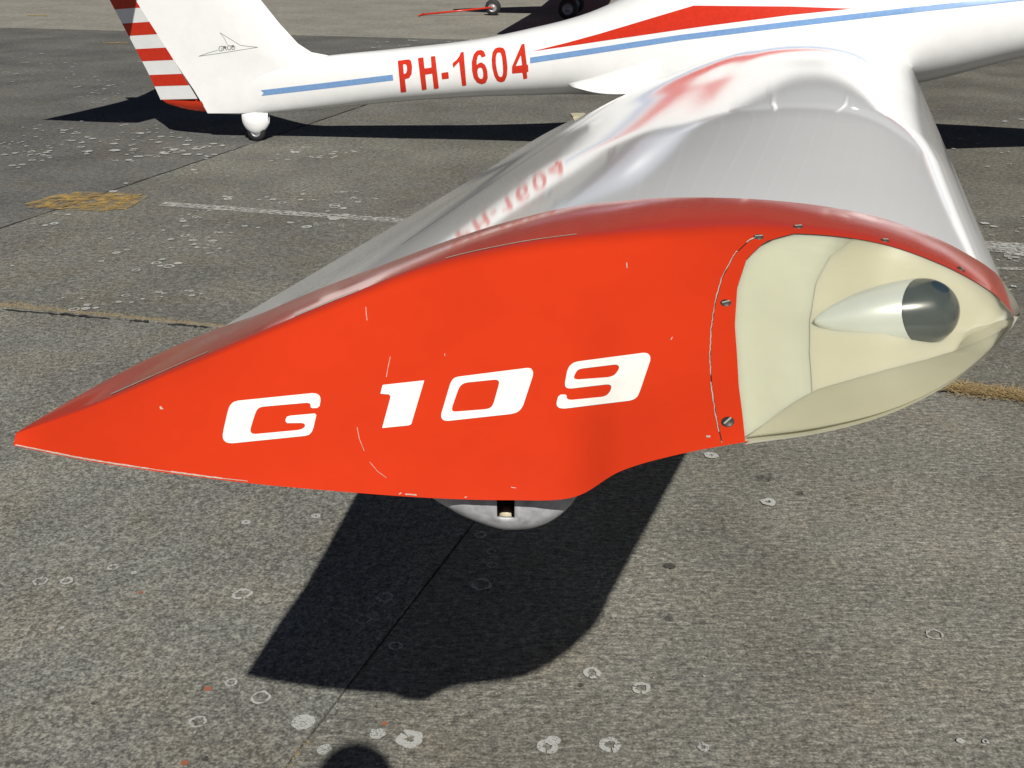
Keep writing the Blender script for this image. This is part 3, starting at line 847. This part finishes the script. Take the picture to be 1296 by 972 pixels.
# aileron gap and tab
wb = bvh_of(wing)
def on_wing(u, t, e=.0006):
    p = Vector(wingU(u, t)); n = Vector(numN(wingU, u, t)); return p + n * e
def u_at_c(c):
    lo_, hi_ = 0, 1
    for _ in range(40):
        mm = (lo_ + hi_) / 2
        if bfrac(mm)[0] < c: lo_ = mm
        else: hi_ = mm
    return lo_
ua, ub2, uc = u_at_c(.20), u_at_c(.2018), u_at_c(.03)
gp = Acc(); tt = np.linspace(.03, .5, 60)
gp.grid([[on_wing(ua, t), on_wing(ub2, t)] for t in tt]); gp.obj('aileron_gap', M['grey_line'], wing)
a = Acc(); c = Vector(te(.60)); a.box(c + Vector((-.012, 0, .0)), (.035, .05, .005), Matrix.Rotation(.1, 3, 'Z')); a.obj('trim_tab', M['tape'], wing, False)
# fuselage
FS = [(-.35, .205, .44, .030), (0, .21, .56, .050), (.6, .268, .66, .115), (1.17, .333, .724, .185), (1.78, .387, .80, .22), (2.2, .41, .885, .255), (2.63, .43, 1.0, .31),
      (3.2, .44, 1.24, .42), (3.8, .44, 1.38, .53), (4.4, .46, 1.42, .57), (5.0, .57, 1.40, .55), (5.6, .735, 1.37, .48), (6.2, .86, 1.33, .38), (6.8, .95, 1.27, .26), (7.05, 1.0, 1.22, .16)]
FSa = np.array(FS); fa = FSa[:, 0]
def fs_at(a_):
    # smooth interpolation
    i = int(np.searchsorted(fa, a_) - 1); i = max(0, min(len(FS) - 2, i)); t = (a_ - fa[i]) / (fa[i + 1] - fa[i])
    def tang(k): 
        k0, k1 = max(0, k - 1), min(len(FS) - 1, k + 1); return (FSa[k1, 1:] - FSa[k0, 1:]) / (fa[k1] - fa[k0])
    h = fa[i + 1] - fa[i]; p0, p1, m0, m1 = FSa[i, 1:], FSa[i + 1, 1:], tang(i) * h, tang(i + 1) * h
    return (2 * t ** 3 - 3 * t * t + 1) * p0 + (t ** 3 - 2 * t * t + t) * m0 + (-2 * t ** 3 + 3 * t * t) * p1 + (t ** 3 - t * t) * m1
def fpt(a_, th, grow=0):
    zb, zt, hw = fs_at(a_); zc = zb * .52 + zt * .48; e = .86
    cx, sx = math.cos(th), math.sin(th)
    y = math.copysign(abs(cx) ** e, cx) * (hw + grow); hh = (zt - zc) if sx > 0 else (zc - zb)
    z = zc + math.copysign(abs(sx) ** e, sx) * (hh + grow)
    return fus(a_, -y, z)
a = Acc(); aa = np.linspace(-.35, 7.05, 110); th = np.linspace(0, 2 * math.pi, 57)
a.grid([[fpt(x, t) for t in th] for x in aa])
bmf = bmesh.new(); vs_ = [bmf.verts.new(v) for v in a.v]
for f in a.f: bmf.faces.new([vs_[i] for i in f])
bmesh.ops.remove_doubles(bmf, verts=bmf.verts, dist=.0006)
bmesh.ops.recalc_face_normals(bmf, faces=bmf.faces)
fuse = bm_obj('fuselage', bmf, M['white'], glider)
# canopy
cn = Acc(); ca = np.linspace(3.5, 5.75, 40); ct = np.linspace(-.05, math.pi + .05, 30)
def cpt(a_, t):
    k = math.sin(math.pi * ((a_ - 3.5) / 2.25)) ** .55 if 3.5 < a_ < 5.75 else 0
    zb, zt, hw = fs_at(a_); zs = min(zt - .03, 1.33)
    return fus(a_, -math.cos(t) * hw * .96 * (k * .3 + .7), zs + math.sin(t) * (.06 + .50 * k))
cn.grid([[cpt(x, t) for t in ct] for x in ca])
M['canopy'] = paint('tinted_canopy', (.30, .31, .32), .04, .02, coat=1)
canopy = cn.obj('canopy', M['canopy'], glider)
for x in (3.85, 4.55):
    a = Acc(); a.tube([cpt(x, t) + (cpt(x, t) - fus(x, 0, 1.3)).normalized() * .006 for t in np.linspace(0, math.pi, 24)], .028, 6); a.obj('canopy_frame', M['white'], canopy)
fb = bvh_of(fuse)
# wing fillet, leaving the fuselage side tangentially
def on_fuse(px, py):
    d = ray(px, py).normalized(); h, n, _, _ = fb.ray_cast(EYE, d)
    if n.dot(d) > 0: n = -n
    return h, n
a = Acc(); rows = []
lowc = [P(716, 107.5, 8.44), P(735, 112.5, 8.33), P(752, 116.5, 8.22), P(775, 119, 8.06), P(806, 117.5, 7.80), Vector(te(1.05)) + Vector((.15, .05, .02)), Vector(te(1.08)) + Vector((.45, .1, .05))]
upc = [(714, 105.5), (733, 101), (752, 95), (775, 87), (812, 74), (855, 60), (900, 54)]
for k in range(31):
    lo_ = Vector(cat_interp(np.array(lowc), k / 30)); u_ = cat_interp(np.array(upc, float), k / 30)
    h, n = on_fuse(*u_); h2, n2 = on_fuse(u_[0], u_[1] + 4)
    c_ = h + (h2 - h).normalized() * (lo_ - h).length * .55
    rows.append([h * (1 - t) ** 2 + c_ * 2 * t * (1 - t) + lo_ * t * t - n * .004 * (1 - t) ** 8 + n * .003 * t for t in np.linspace(0, 1, 14)])
a.grid(rows)
rows2 = [[r[-1] + (Vector(GO) + FW * ((r[-1] - GO).dot(FW)) + Vector((0, 0, .42)) - r[-1]) * t for t in np.linspace(0, 1, 5)] for r in rows]
a.grid(rows2); a.obj('wing_fillet', M['white'], glider)
# stripes and registration
drape('stripe', [[(330, 114.2), (414, 104.5), (497, 94.4), (498, 101.6), (414, 111.8), (331, 121.2), (334, 117.5)]], fb, M['blue'], fuse, .002, 10)
bt_ = [(671, 72.8), (760, 59.5), (860, 44.2), (1000, 27), (1150, 9.5), (1296, -6.5), (1420, -20)]
drape('stripe', [bt_ + [(x, y + 7.2) for x, y in bt_[::-1]]], fb, M['blue'], fuse, .002, 10)
drape('swoosh', [[(674, 65), (720, 53.5), (760, 42.5), (840, 18.5), (878, 7.2), (1000, 8.3), (1078, 11), (1000, 19), (900, 32), (860, 37.6), (760, 52.2), (720, 58.3)]], fb, M['letter_red'], fuse, .002, 10)
drape('swoosh', [[(1200, -12), (1296, -24), (1420, -38), (1560, -52), (1720, -60), (1720, -175), (1560, -175), (1420, -160), (1290, -110)]], fb, M['letter_red'], fuse, .002, 12)
K3 = 1296 / 220
regs = [[[(138, 218), (222, 207), (238, 218), (246, 262), (242, 315), (224, 346), (192, 354), (203, 448), (160, 453)], [(178, 245), (198, 243), (207, 260), (207, 295), (198, 312), (184, 316)]],
        [[(288, 198), (330, 192), (338, 275), (390, 268), (384, 186), (418, 182), (445, 422), (408, 427), (395, 313), (343, 321), (355, 430), (318, 436)]],
        [[(463, 308), (515, 300), (520, 350), (468, 356)]],
        [[(608, 156), (630, 150), (650, 400), (618, 405), (595, 225), (552, 272), (547, 235), (577, 212), (598, 183)]],
        [[(795, 183), (783, 150), (760, 136), (728, 143), (704, 172), (690, 225), (692, 290), (704, 345), (730, 380), (765, 391), (795, 380), (810, 345), (806, 290), (790, 248), (762, 228), (738, 238), (727, 250), (728, 215), (736, 182), (748, 172), (757, 178), (763, 195)],
         [(748, 268), (765, 270), (775, 300), (775, 335), (768, 352), (752, 352), (738, 335), (732, 300), (736, 275)]],
        [[(895, 117), (925, 122), (940, 145), (950, 200), (957, 270), (952, 330), (935, 368), (910, 377), (880, 368), (858, 330), (843, 270), (838, 210), (845, 155), (865, 125)],
         [(890, 155), (905, 158), (915, 190), (922, 250), (924, 300), (918, 332), (906, 340), (890, 330), (878, 290), (870, 240), (870, 190), (878, 162)]],
        [[(1062, 95), (1083, 90), (1100, 245), (1110, 248), (1113, 298), (1100, 302), (1105, 348), (1075, 355), (1068, 306), (990, 313), (990, 262)], [(1056, 175), (1066, 250), (1018, 257)]]]
for l in regs:
    drape('letter', [rnd(crop(q, 480, 40, K3), .7) for q in l], fb, M['letter_red'], fuse, .002, 6)

# fin and rudder, in the centre plane
def on_plane(px, py):
    r = ray(px, py); k = (GO - EYE).dot(LF) / r.dot(LF); return EYE + r * k
def foil_grid(acc, rows_, thick, n=16, le_round=True):
    """rows_: (front point, rear point) pairs; symmetric sections between them"""
    for sgn in (-1, 1):
        g = []
        for fr, rr, tf, tr in rows_:
            row = []
            for k in range(n + 1):
                s = (1 - math.cos(math.pi * k / n)) / 2
                t = tf * math.sqrt(max(0, 1 - (1 - min(1, s / .38)) ** 2)) if s < .38 else tf + (tr - tf) * ((s - .38) / .62)
                row.append(fr + (rr - fr) * s + LF * sgn * t)
            g.append(row)
        acc.grid(g, flip=sgn > 0)
fin_rows = []
for y, xl, xh in ((-145, 214, 82), (-60, 282, 135.5), (0, 330, 174), (30, 354, 193), (55, 377, 209), (66, 394, 216), (72, 425, 220), (90, 445, 232), (112, 430, 247), (130, 390, 258), (142.5, 330, 265)):
    fr, rr = on_plane(xl, y), on_plane(xh, y); c = (fr - rr).length
    fin_rows.append((fr, rr, min(.058, c * .07), .034))
a = Acc(); foil_grid(a, fin_rows, .06); fin = a.obj('fin', M['white'], glider)
def rud_edge(y):
    """hinge and trailing points of the slightly tilted rudder chord that leaves the hinge at pixel row y"""
    xh = np.interp(y, [-145, -60, 0, 30, 55, 66, 127], [82.5, 136, 174.5, 193.5, 209.5, 216.5, 254]); yt = y + 3.6
    xt = np.interp(yt, [-145, -60, 0, 30, 60, 96, 128], [63, 105.5, 135, 150.5, 166, 184.5, 198.5])
    fr, rr = on_plane(xh, y), on_plane(xt, yt); return fr, rr + LF * (fr - rr).length * .2
def rud_grid(acc, y0, y1, grow, n):
    for sgn in (-1, 1):
        g = []
        for y in np.linspace(y0, y1, n):
            fr, rr = rud_edge(y); g.append([fr + (rr - fr) * s * (1 + grow * .3) + LF * sgn * (.034 + (.004 - .034) * s + grow) for s in np.linspace(0, 1, 6)])
        acc.grid(g, flip=sgn > 0)
        if sgn < 0: first = g
    acc.grid([[p[-1], q[-1]] for p, q in zip(first, g)])
a = Acc(); rud_grid(a, -145, 124.2, 0, 30); rudder = a.obj('rudder', M['white'], glider)
for y0, y1 in ((-85, -70), (-52, -36), (-19, 9), (27, 42.5), (59.5, 75), (92.6, 107)):
    a = Acc(); rud_grid(a, y0, y1, .0015, 5); a.obj('stripe', M['letter_red'], rudder)
# red rounded foot of the rudder
rows = []
for k in range(7):
    t = k / 6; rows.append([on_plane(202 + 56 * s + 6 * t, 127.3 + (141.5 - 127.3) * (t * (.35 + .65 * s)) + 2.0 * t * math.sin(math.pi * s)) + LF * .2 * (1 - s) * .25 - LF * (.035 * s + .006) * (1 - t * t) for s in np.linspace(0, 1, 14)])
a = Acc(); a.grid(rows)
rows2 = [[p + LF * 2 * ((.035 * (j / 13) + .006) * (1 - (k / 6) ** 2)) for j, p in enumerate(r)] for k, r in enumerate(rows)]
a.grid(rows2, flip=True); a.obj('rudder_foot', M['red'], rudder)
# emblem on the fin
fnb = bvh_of(fin); K4 = 6.48
em = Acc()
def emb(pts, wd):
    o = drape('line', [stroke(crop(pts, 240, 20, K4), wd)], fnb, M['grey_line'], None, .0015, 10)
    off = len(em.v); em.v += [v.co.copy() for v in o.data.vertices]; em.f += [tuple(i + off for i in p.vertices) for p in o.data.polygons]; bpy.data.objects.remove(o)
emb([(75, 332), (150, 305), (232, 282)], .5); emb([(75, 332), (300, 299), (560, 258)], .5); emb([(560, 258), (480, 250), (415, 241), (330, 188), (250, 138)], .5); emb([(250, 138), (285, 185), (312, 238)], .5)
em.obj('emblem', M['grey_line'], fin)
for pts in ([[(272, 256), (258, 248), (244, 256), (240, 272), (246, 287), (260, 288), (270, 280), (268, 270), (257, 271)]],
            [[(280, 284), (276, 247), (298, 245), (303, 255), (298, 264), (280, 266)], [(290, 266), (306, 282)]],
            [[(322, 243), (312, 252), (311, 268), (320, 279), (333, 277), (340, 262), (336, 247), (322, 243)]],
            [[(348, 276), (345, 240), (364, 237), (369, 246), (364, 254), (347, 257)], [(364, 254), (373, 262), (368, 273), (348, 276)]]):
    em = Acc()
    for q in pts: emb(q, .85)
    em.obj('letter', M['grey_line'], fin)
# horizontal tail
a = Acc(); zt_ = 1.86
def stab_pt(s, c):      # s -1..1 span, c 0 LE..1 TE
    lead = fus(-.38 - .16 * abs(s), 0, 0); half = 1.30
    chd = .86 + .04 * abs(s)
    return fus(-.45 - .19 * abs(s) ** 1.5 - chd * c, s * half, zt_)
for sgn in (1, -1):
    a.grid([[stab_pt(s, c) + Vector((0, 0, sgn * .035 * math.sqrt(max(0, 1 - (1 - min(1, c / .35)) ** 2)) * (1 if c < .35 else 1 - .9 * (c - .35) / .65))) for c in (1 - np.cos(np.linspace(0, math.pi, 18))) / 2] for s in np.linspace(-1, 1, 21)], flip=sgn < 0)
for s in (-1, 1): pass
a.obj('tailplane', M['white'], glider)
# tail wheel with white spat
sp = Acc(); rows = []
for i in range(19):
    t = i / 18; x = .115 - .215 * t                    # nose to tail along the axis
    hh = math.sin(math.pi * (.06 + .88 * t)) ** .6
    top = .225; bot = .225 - .165 * max(0, math.sin(math.pi * (.05 + .9 * t))) ** .35 * (1 - .25 * max(0, .45 - t))
    zc = (top + bot) / 2; rz = (top - bot) / 2 + .01; ry = .052 * hh
    rows.append([fus(x + .02, -ry * math.cos(q), zc + rz * math.sin(q)) for q in np.linspace(0, 2 * math.pi, 25)])
sp.grid(rows); spat = sp.obj('tail_wheel_fairing', M['white'], glider)
def wheel(name, c, axis, r, wd, parent, hub=True):
    axis = Vector(axis).normalized(); a_ = Acc()
    pr = [(-wd * .5, r * .55), (-wd * .5, r * .82), (-wd * .38, r * .95), (-wd * .15, r), (wd * .15, r), (wd * .38, r * .95), (wd * .5, r * .82), (wd * .5, r * .55)]
    a_.lathe(c, axis, pr, 28); o = a_.obj(name, M['tyre'], parent)
    b_ = Acc(); b_.lathe(c, axis, [(-wd * .4, 0), (-wd * .42, r * .2), (-wd * .3, r * .25), (-wd * .34, r * .5), (-wd * .48, r * .56), (wd * .48, r * .56), (wd * .34, r * .5), (wd * .42, r * .2), (wd * .4, 0)], 20)
    put(b_.obj('hub', M['hub'], None), o) if parent is None else b_.obj('hub', M['hub'], o)
    return o
wheel('tail_wheel', fus(.025, 0, .075), LF, .075, .05, glider)
# main gear under the wings
for s in (-1, 1):
    a = Acc(); a.tube([fus(4.55, s * .75, .72), fus(4.75, s * .95, .45), fus(4.8, s * 1.0, .22)], [.05, .04, .03], 8); leg = a.obj('gear_leg', M['white'], glider)
    wheel('main_wheel', fus(4.8, s * 1.08, .20), LF, .20, .12, glider)
# propeller
a = Acc(); a.lathe(fus(7.05, 0, 1.11), FW + Vector((0, 0, .1)), [(0, .14), (.1, .125), (.2, .08), (.26, .03), (.28, 0)], 20); a.obj('spinner', M['white'], glider)
for s in (-1, 1):
    a = Acc(); rows = []
    for t in np.linspace(0, 1, 12):
        wd = .07 * (1 - .6 * t) + .01; tw = .9 - .6 * t; c = fus(7.12, s * .12 + s * .72 * t, 1.115)
        d = (FW * math.cos(tw) + Vector((0, 0, 1)) * math.sin(tw) * s)
        nrm = LF.cross(d).normalized()
        rows.append([c + d * wd * math.cos(q) + nrm * .012 * math.sin(q) for q in np.linspace(0, 2 * math.pi, 13)])
    a.grid(rows); a.obj('propeller_blade', M['dark'], glider)

# ------------------------------------------------------------------ second aircraft far behind, with a red tow bar on its nose wheel
NW = G(624, 19.5)                               # nose wheel contact
BD = Vector((math.cos(R(-8)), math.sin(R(-8)), 0)); BS = Vector((-BD.y, BD.x, 0))   # tailwards, and sideways (away from us)
plane = thing('light_aircraft', 'red and grey light aircraft parked far behind the white fuselage, only its wheels showing', 'aircraft', NW)
def pl(a_, s, z): return NW + BD * a_ + BS * s + Vector((0, 0, z))
M['red2'] = paint('red_cowling', (.45, .02, .012), .25, .05); M['greyblue'] = plain('grey_blue_paint', (.30, .34, .42), .3)
nw = wheel('nose_wheel', pl(0, 0, .135), BS, .135, .1, plane)
a = Acc(); a.tube([pl(0, .08, .135), pl(.02, .07, .32), pl(.08, 0, .36), pl(.2, 0, .85)], [.016, .018, .025, .03], 8); a.obj('nose_leg', M['greyblue'], plane)
for s in (-.62, .62):
    wheel('main_wheel', pl(1.36, s, .17), BS, .17, .13, plane)
    a = Acc(); a.tube([pl(1.36, s * .93, .17), pl(1.34, s * .85, .45), pl(1.34, s * .5, .8)], [.03, .04, .06], 8); a.obj('main_leg', M['red2'], plane)
a = Acc(); rows = []
for x, zb, zt, hw in ((-.55, .95, 1.15, .08), (-.3, .8, 1.3, .32), (.3, .68, 1.42, .46), (1.2, .62, 1.95, .54), (2.0, .66, 1.9, .5), (2.8, .8, 1.45, .34), (4.6, .98, 1.3, .12), (5.2, 1.05, 1.25, .04)):
    rows.append([pl(x, hw * math.cos(q), (zb + zt) / 2 + (zt - zb) / 2 * math.sin(q)) for q in np.linspace(0, 2 * math.pi, 25)])
a.grid(rows); body = a.obj('body', M['greyblue'], plane)
m = body.modifiers.new('sub', 'SUBSURF'); m.levels = m.render_levels = 2
a = Acc()
for sgn in (1, -1):
    a.grid([[pl(.9 + 1.25 * c, s * 4.3, .86 + .25 * abs(s) + sgn * .07 * math.sin(math.pi * c ** .6) * 1) for c in np.linspace(0, 1, 12)] for s in np.linspace(-1, 1, 19)], flip=sgn > 0)
a.obj('wing', M['red2'], plane)
a = Acc()
for sgn in (1, -1):
    a.grid([[pl(4.4 + .2 * abs(s) + .65 * c, s * 1.4, 1.18 + sgn * .03 * math.sin(math.pi * c ** .6)) for c in np.linspace(0, 1, 8)] for s in np.linspace(-1, 1, 9)], flip=sgn > 0)
a.obj('tailplane', M['red2'], plane)
a = Acc()
for sgn in (1, -1):
    a.grid([[pl(4.1 + .55 * t + (1.1 - .55 * t) * c, sgn * .035 * math.sin(math.pi * c ** .6), 1.2 + 1.0 * t) for c in np.linspace(0, 1, 8)] for t in np.linspace(0, 1, 6)], flip=sgn > 0)
a.obj('tail_fin', M['red2'], plane)
tb = Acc(); e0, e1 = G(533, 18.5, .02), pl(-.05, -.05, .13)
tb.tube([e0, e0 * .5 + e1 * .5, e1], .016, 8); tb.tube([e0 + BS * .18, e0 - BS * .18], .014, 8)
tb.tube([e1, pl(.0, -.07, .135)], .014, 8); tb.tube([e1, pl(.0, .07, .135)], .012, 8)
tag(tb.obj('tow_bar', M['letter_red']), 'thin red tow bar reaching left from the far aircraft\'s nose wheel to the concrete', 'tow bar')

# ------------------------------------------------------------------ hangar far behind (shows in the wing's reflection)
HB = Vector((0, 46, 0)); hang = thing('hangar', 'long grey ribbed metal hangar across the apron, mirrored in the glossy wing', 'hangar', (5, 46, 0))
M['clad'] = plain('grey_cladding', (.05, .052, .057), .5, .0, .12, 2); M['rib'] = plain('pale_rib', (.09, .09, .09), .5); M['roofm'] = plain('hangar_roof', (.20, .19, .18), .7)
a = Acc(); a.box((5, 54, 6.0), (40, 8, 6.0)); a.obj('wall', M['clad'], hang, False)
a = Acc(); a.poly([(-36, 45.2, 11.95), (46, 45.2, 11.95), (46, 54, 14.0), (-36, 54, 14.0)]); a.poly([(-36, 62.8, 11.95), (-36, 54, 14.0), (46, 54, 14.0), (46, 62.8, 11.95)])
a.poly([(-36, 45.2, 11.95), (-36, 54, 14.0), (-36, 62.8, 11.95)]); a.poly([(46, 45.2, 11.95), (46, 62.8, 11.95), (46, 54, 14.0)]); a.obj('roof', M['roofm'], hang, False)
rib0 = None
for k in range(52):
    x = -34 + k * 1.5
    if rib0 is None:
        a = Acc(); a.box((x, 45.93, 5.9), (.09, .06, 5.9)); rib0 = a.obj('rib', M['rib'], hang, False)
    else:
        c = rib0.copy(); S.collection.objects.link(c); c.location = (k * 1.5, 0, 0)

# ------------------------------------------------------------------ the photographer, whose head throws the shadow at the bottom edge
man = thing('person', 'photographer standing behind the camera in dark jacket, head shadow on the concrete', 'person', (0, -.25, 0))
M['skin'] = plain('skin', (.55, .35, .26), .5, var=.06); M['jacket'] = plain('navy_jacket', (.03, .035, .06), .8); M['trouser'] = plain('grey_trousers', (.07, .07, .075), .85); M['hair'] = plain('brown_hair', (.06, .04, .025), .7, var=.5, scale=160)
def skinned(name, verts, edges, mat, parent, sub=2):
    dy, dz = (.075, .075) if name == 'head' else (.07, .0)
    if name == 'hand': dy = 0
    kz = 1.045 if name == 'body' else 1
    verts = [(v[0], v[1] + (dy if name != 'body' or v[2] > 0 else 0), v[2] * kz + dz) + tuple(v[3:]) for v in verts]
    me = bpy.data.meshes.new(name); me.from_pydata([v[:3] for v in verts], edges, []); me.update()
    o = link(bpy.data.objects.new(name, me)); put(o, parent)
    md = o.modifiers.new('skin', 'SKIN'); md.use_smooth_shade = True
    for i, v in enumerate(verts):
        sv = me.skin_vertices[0].data[i]; sv.radius = (v[3], v[4] if len(v) > 4 else v[3])
    me.skin_vertices[0].data[0].use_root = True
    s_ = o.modifiers.new('sub', 'SUBSURF'); s_.levels = s_.render_levels = sub
    me.materials.append(mat); return o
HX = -.0
bv = [(HX, -.27, .98, .15, .11), (HX, -.27, 1.15, .145, .105), (HX, -.26, 1.32, .165, .11), (HX, -.25, 1.47, .12, .09), (HX, -.23, 1.56, .06, .06),
      (HX - .19, -.25, 1.46, .065), (HX - .30, -.20, 1.25, .05), (HX - .14, -.15, 1.48, .036), (HX - .09, -.125, 1.56, .03),
      (HX + .19, -.25, 1.46, .065), (HX + .30, -.20, 1.25, .05), (HX + .14, -.15, 1.48, .036), (HX + .09, -.125, 1.56, .03),
      (HX - .10, -.27, .90, .10), (HX - .12, -.25, .50, .068), (HX - .13, -.29, .10, .05), (HX + .10, -.27, .90, .10), (HX + .12, -.25, .50, .068), (HX + .13, -.29, .10, .05)]
be = [(0, 1), (1, 2), (2, 3), (3, 4), (3, 5), (5, 6), (6, 7), (7, 8), (3, 9), (9, 10), (10, 11), (11, 12), (0, 13), (13, 14), (14, 15), (0, 16), (16, 17), (17, 18)]
skinned('body', bv, be, M['jacket'], man)
hv = [(HX, -.225, 1.55, .05), (HX, -.215, 1.63, .058), (HX, -.20, 1.70, .078, .088), (HX, -.205, 1.77, .080, .095), (HX, -.21, 1.83, .062, .075), (HX, -.112, 1.685, .014), (HX, -.12, 1.715, .012)]
head = skinned('head', hv, [(0, 1), (1, 2), (2, 3), (3, 4), (2, 5), (5, 6)], M['skin'], man)
for s in (-1, 1):
    a = Acc(); a.lathe((HX + s * .078, -.13, 1.79), (s, .2, 0), [(0, 0), (0, .022), (.012, .03), (.018, .02), (.018, 0)], 12); a.obj('ear', M['skin'], head)
    a = Acc(); a.lathe((HX + s * .03, -.053, 1.80), (0, 1, 0), [(-.01, .012), (.0, .011), (.007, .006), (.009, 0)], 12); a.obj('eye', M['letter_white'], head)
a = Acc(); rows = []
for i in range(13):
    p = math.pi / 2 * i / 12
    rows.append([Vector((HX + .092 * math.sin(p + .02) * math.cos(q), -.14 + .112 * math.sin(p + .02) * math.sin(q), 1.83 + .105 * math.cos(p) - (.05 * math.sin(p) * max(0, -math.sin(q))))) for q in np.linspace(0, 2 * math.pi, 29)])
a.grid(rows, flip=True); a.obj('hair', M['hair'], head)
# hands with fingers folded round a small camera
for s in (-1, 1):
    pv = [(HX + s * .085, -.055, 1.63, .022, .016), (HX + s * .08, -.045, 1.675, .026, .013)]; pe = [(0, 1)]
    for k in range(4):
        b0 = len(pv); z = 1.665 + .014 * k; L = (.9, 1, .97, .8)[k]
        pv += [(HX + s * .078, -.034, z, .0085), (HX + s * .062, -.026, z + .006, .008), (HX + s * (.062 - .022 * L), -.028, z + .008, .007)]
        pe += [(1, b0), (b0, b0 + 1), (b0 + 1, b0 + 2)]
    b0 = len(pv); pv += [(HX + s * .07, -.066, 1.655, .0095), (HX + s * .048, -.074, 1.672, .008)]; pe += [(0, b0), (b0, b0 + 1)]
    skinned('hand', pv, pe, M['skin'], man)
    a = Acc(); a.lathe((HX + s * .13, -.30, .0), (0, 1, 0), [(0, .0), (0, .04), (.1, .05), (.2, .045), (.27, .03), (.28, 0)], 16)
    for v in a.v: v.z = max(.0, v.z * .9 + .035)
    a.obj('shoe', M['tyre'], man)
pc = Acc(); pc.box((0, -.052, 1.70), (.052, .014, .032)); pc.lathe((0, -.04, 1.70), (0, 1, 0), [(0, .022), (.012, .022), (.012, .017), (.020, .017), (.020, .012), (.016, 0)], 20)
tag(pc.obj('compact_camera', M['dark'], None, False), 'small dark compact camera held up to the photographer\'s face', 'camera')
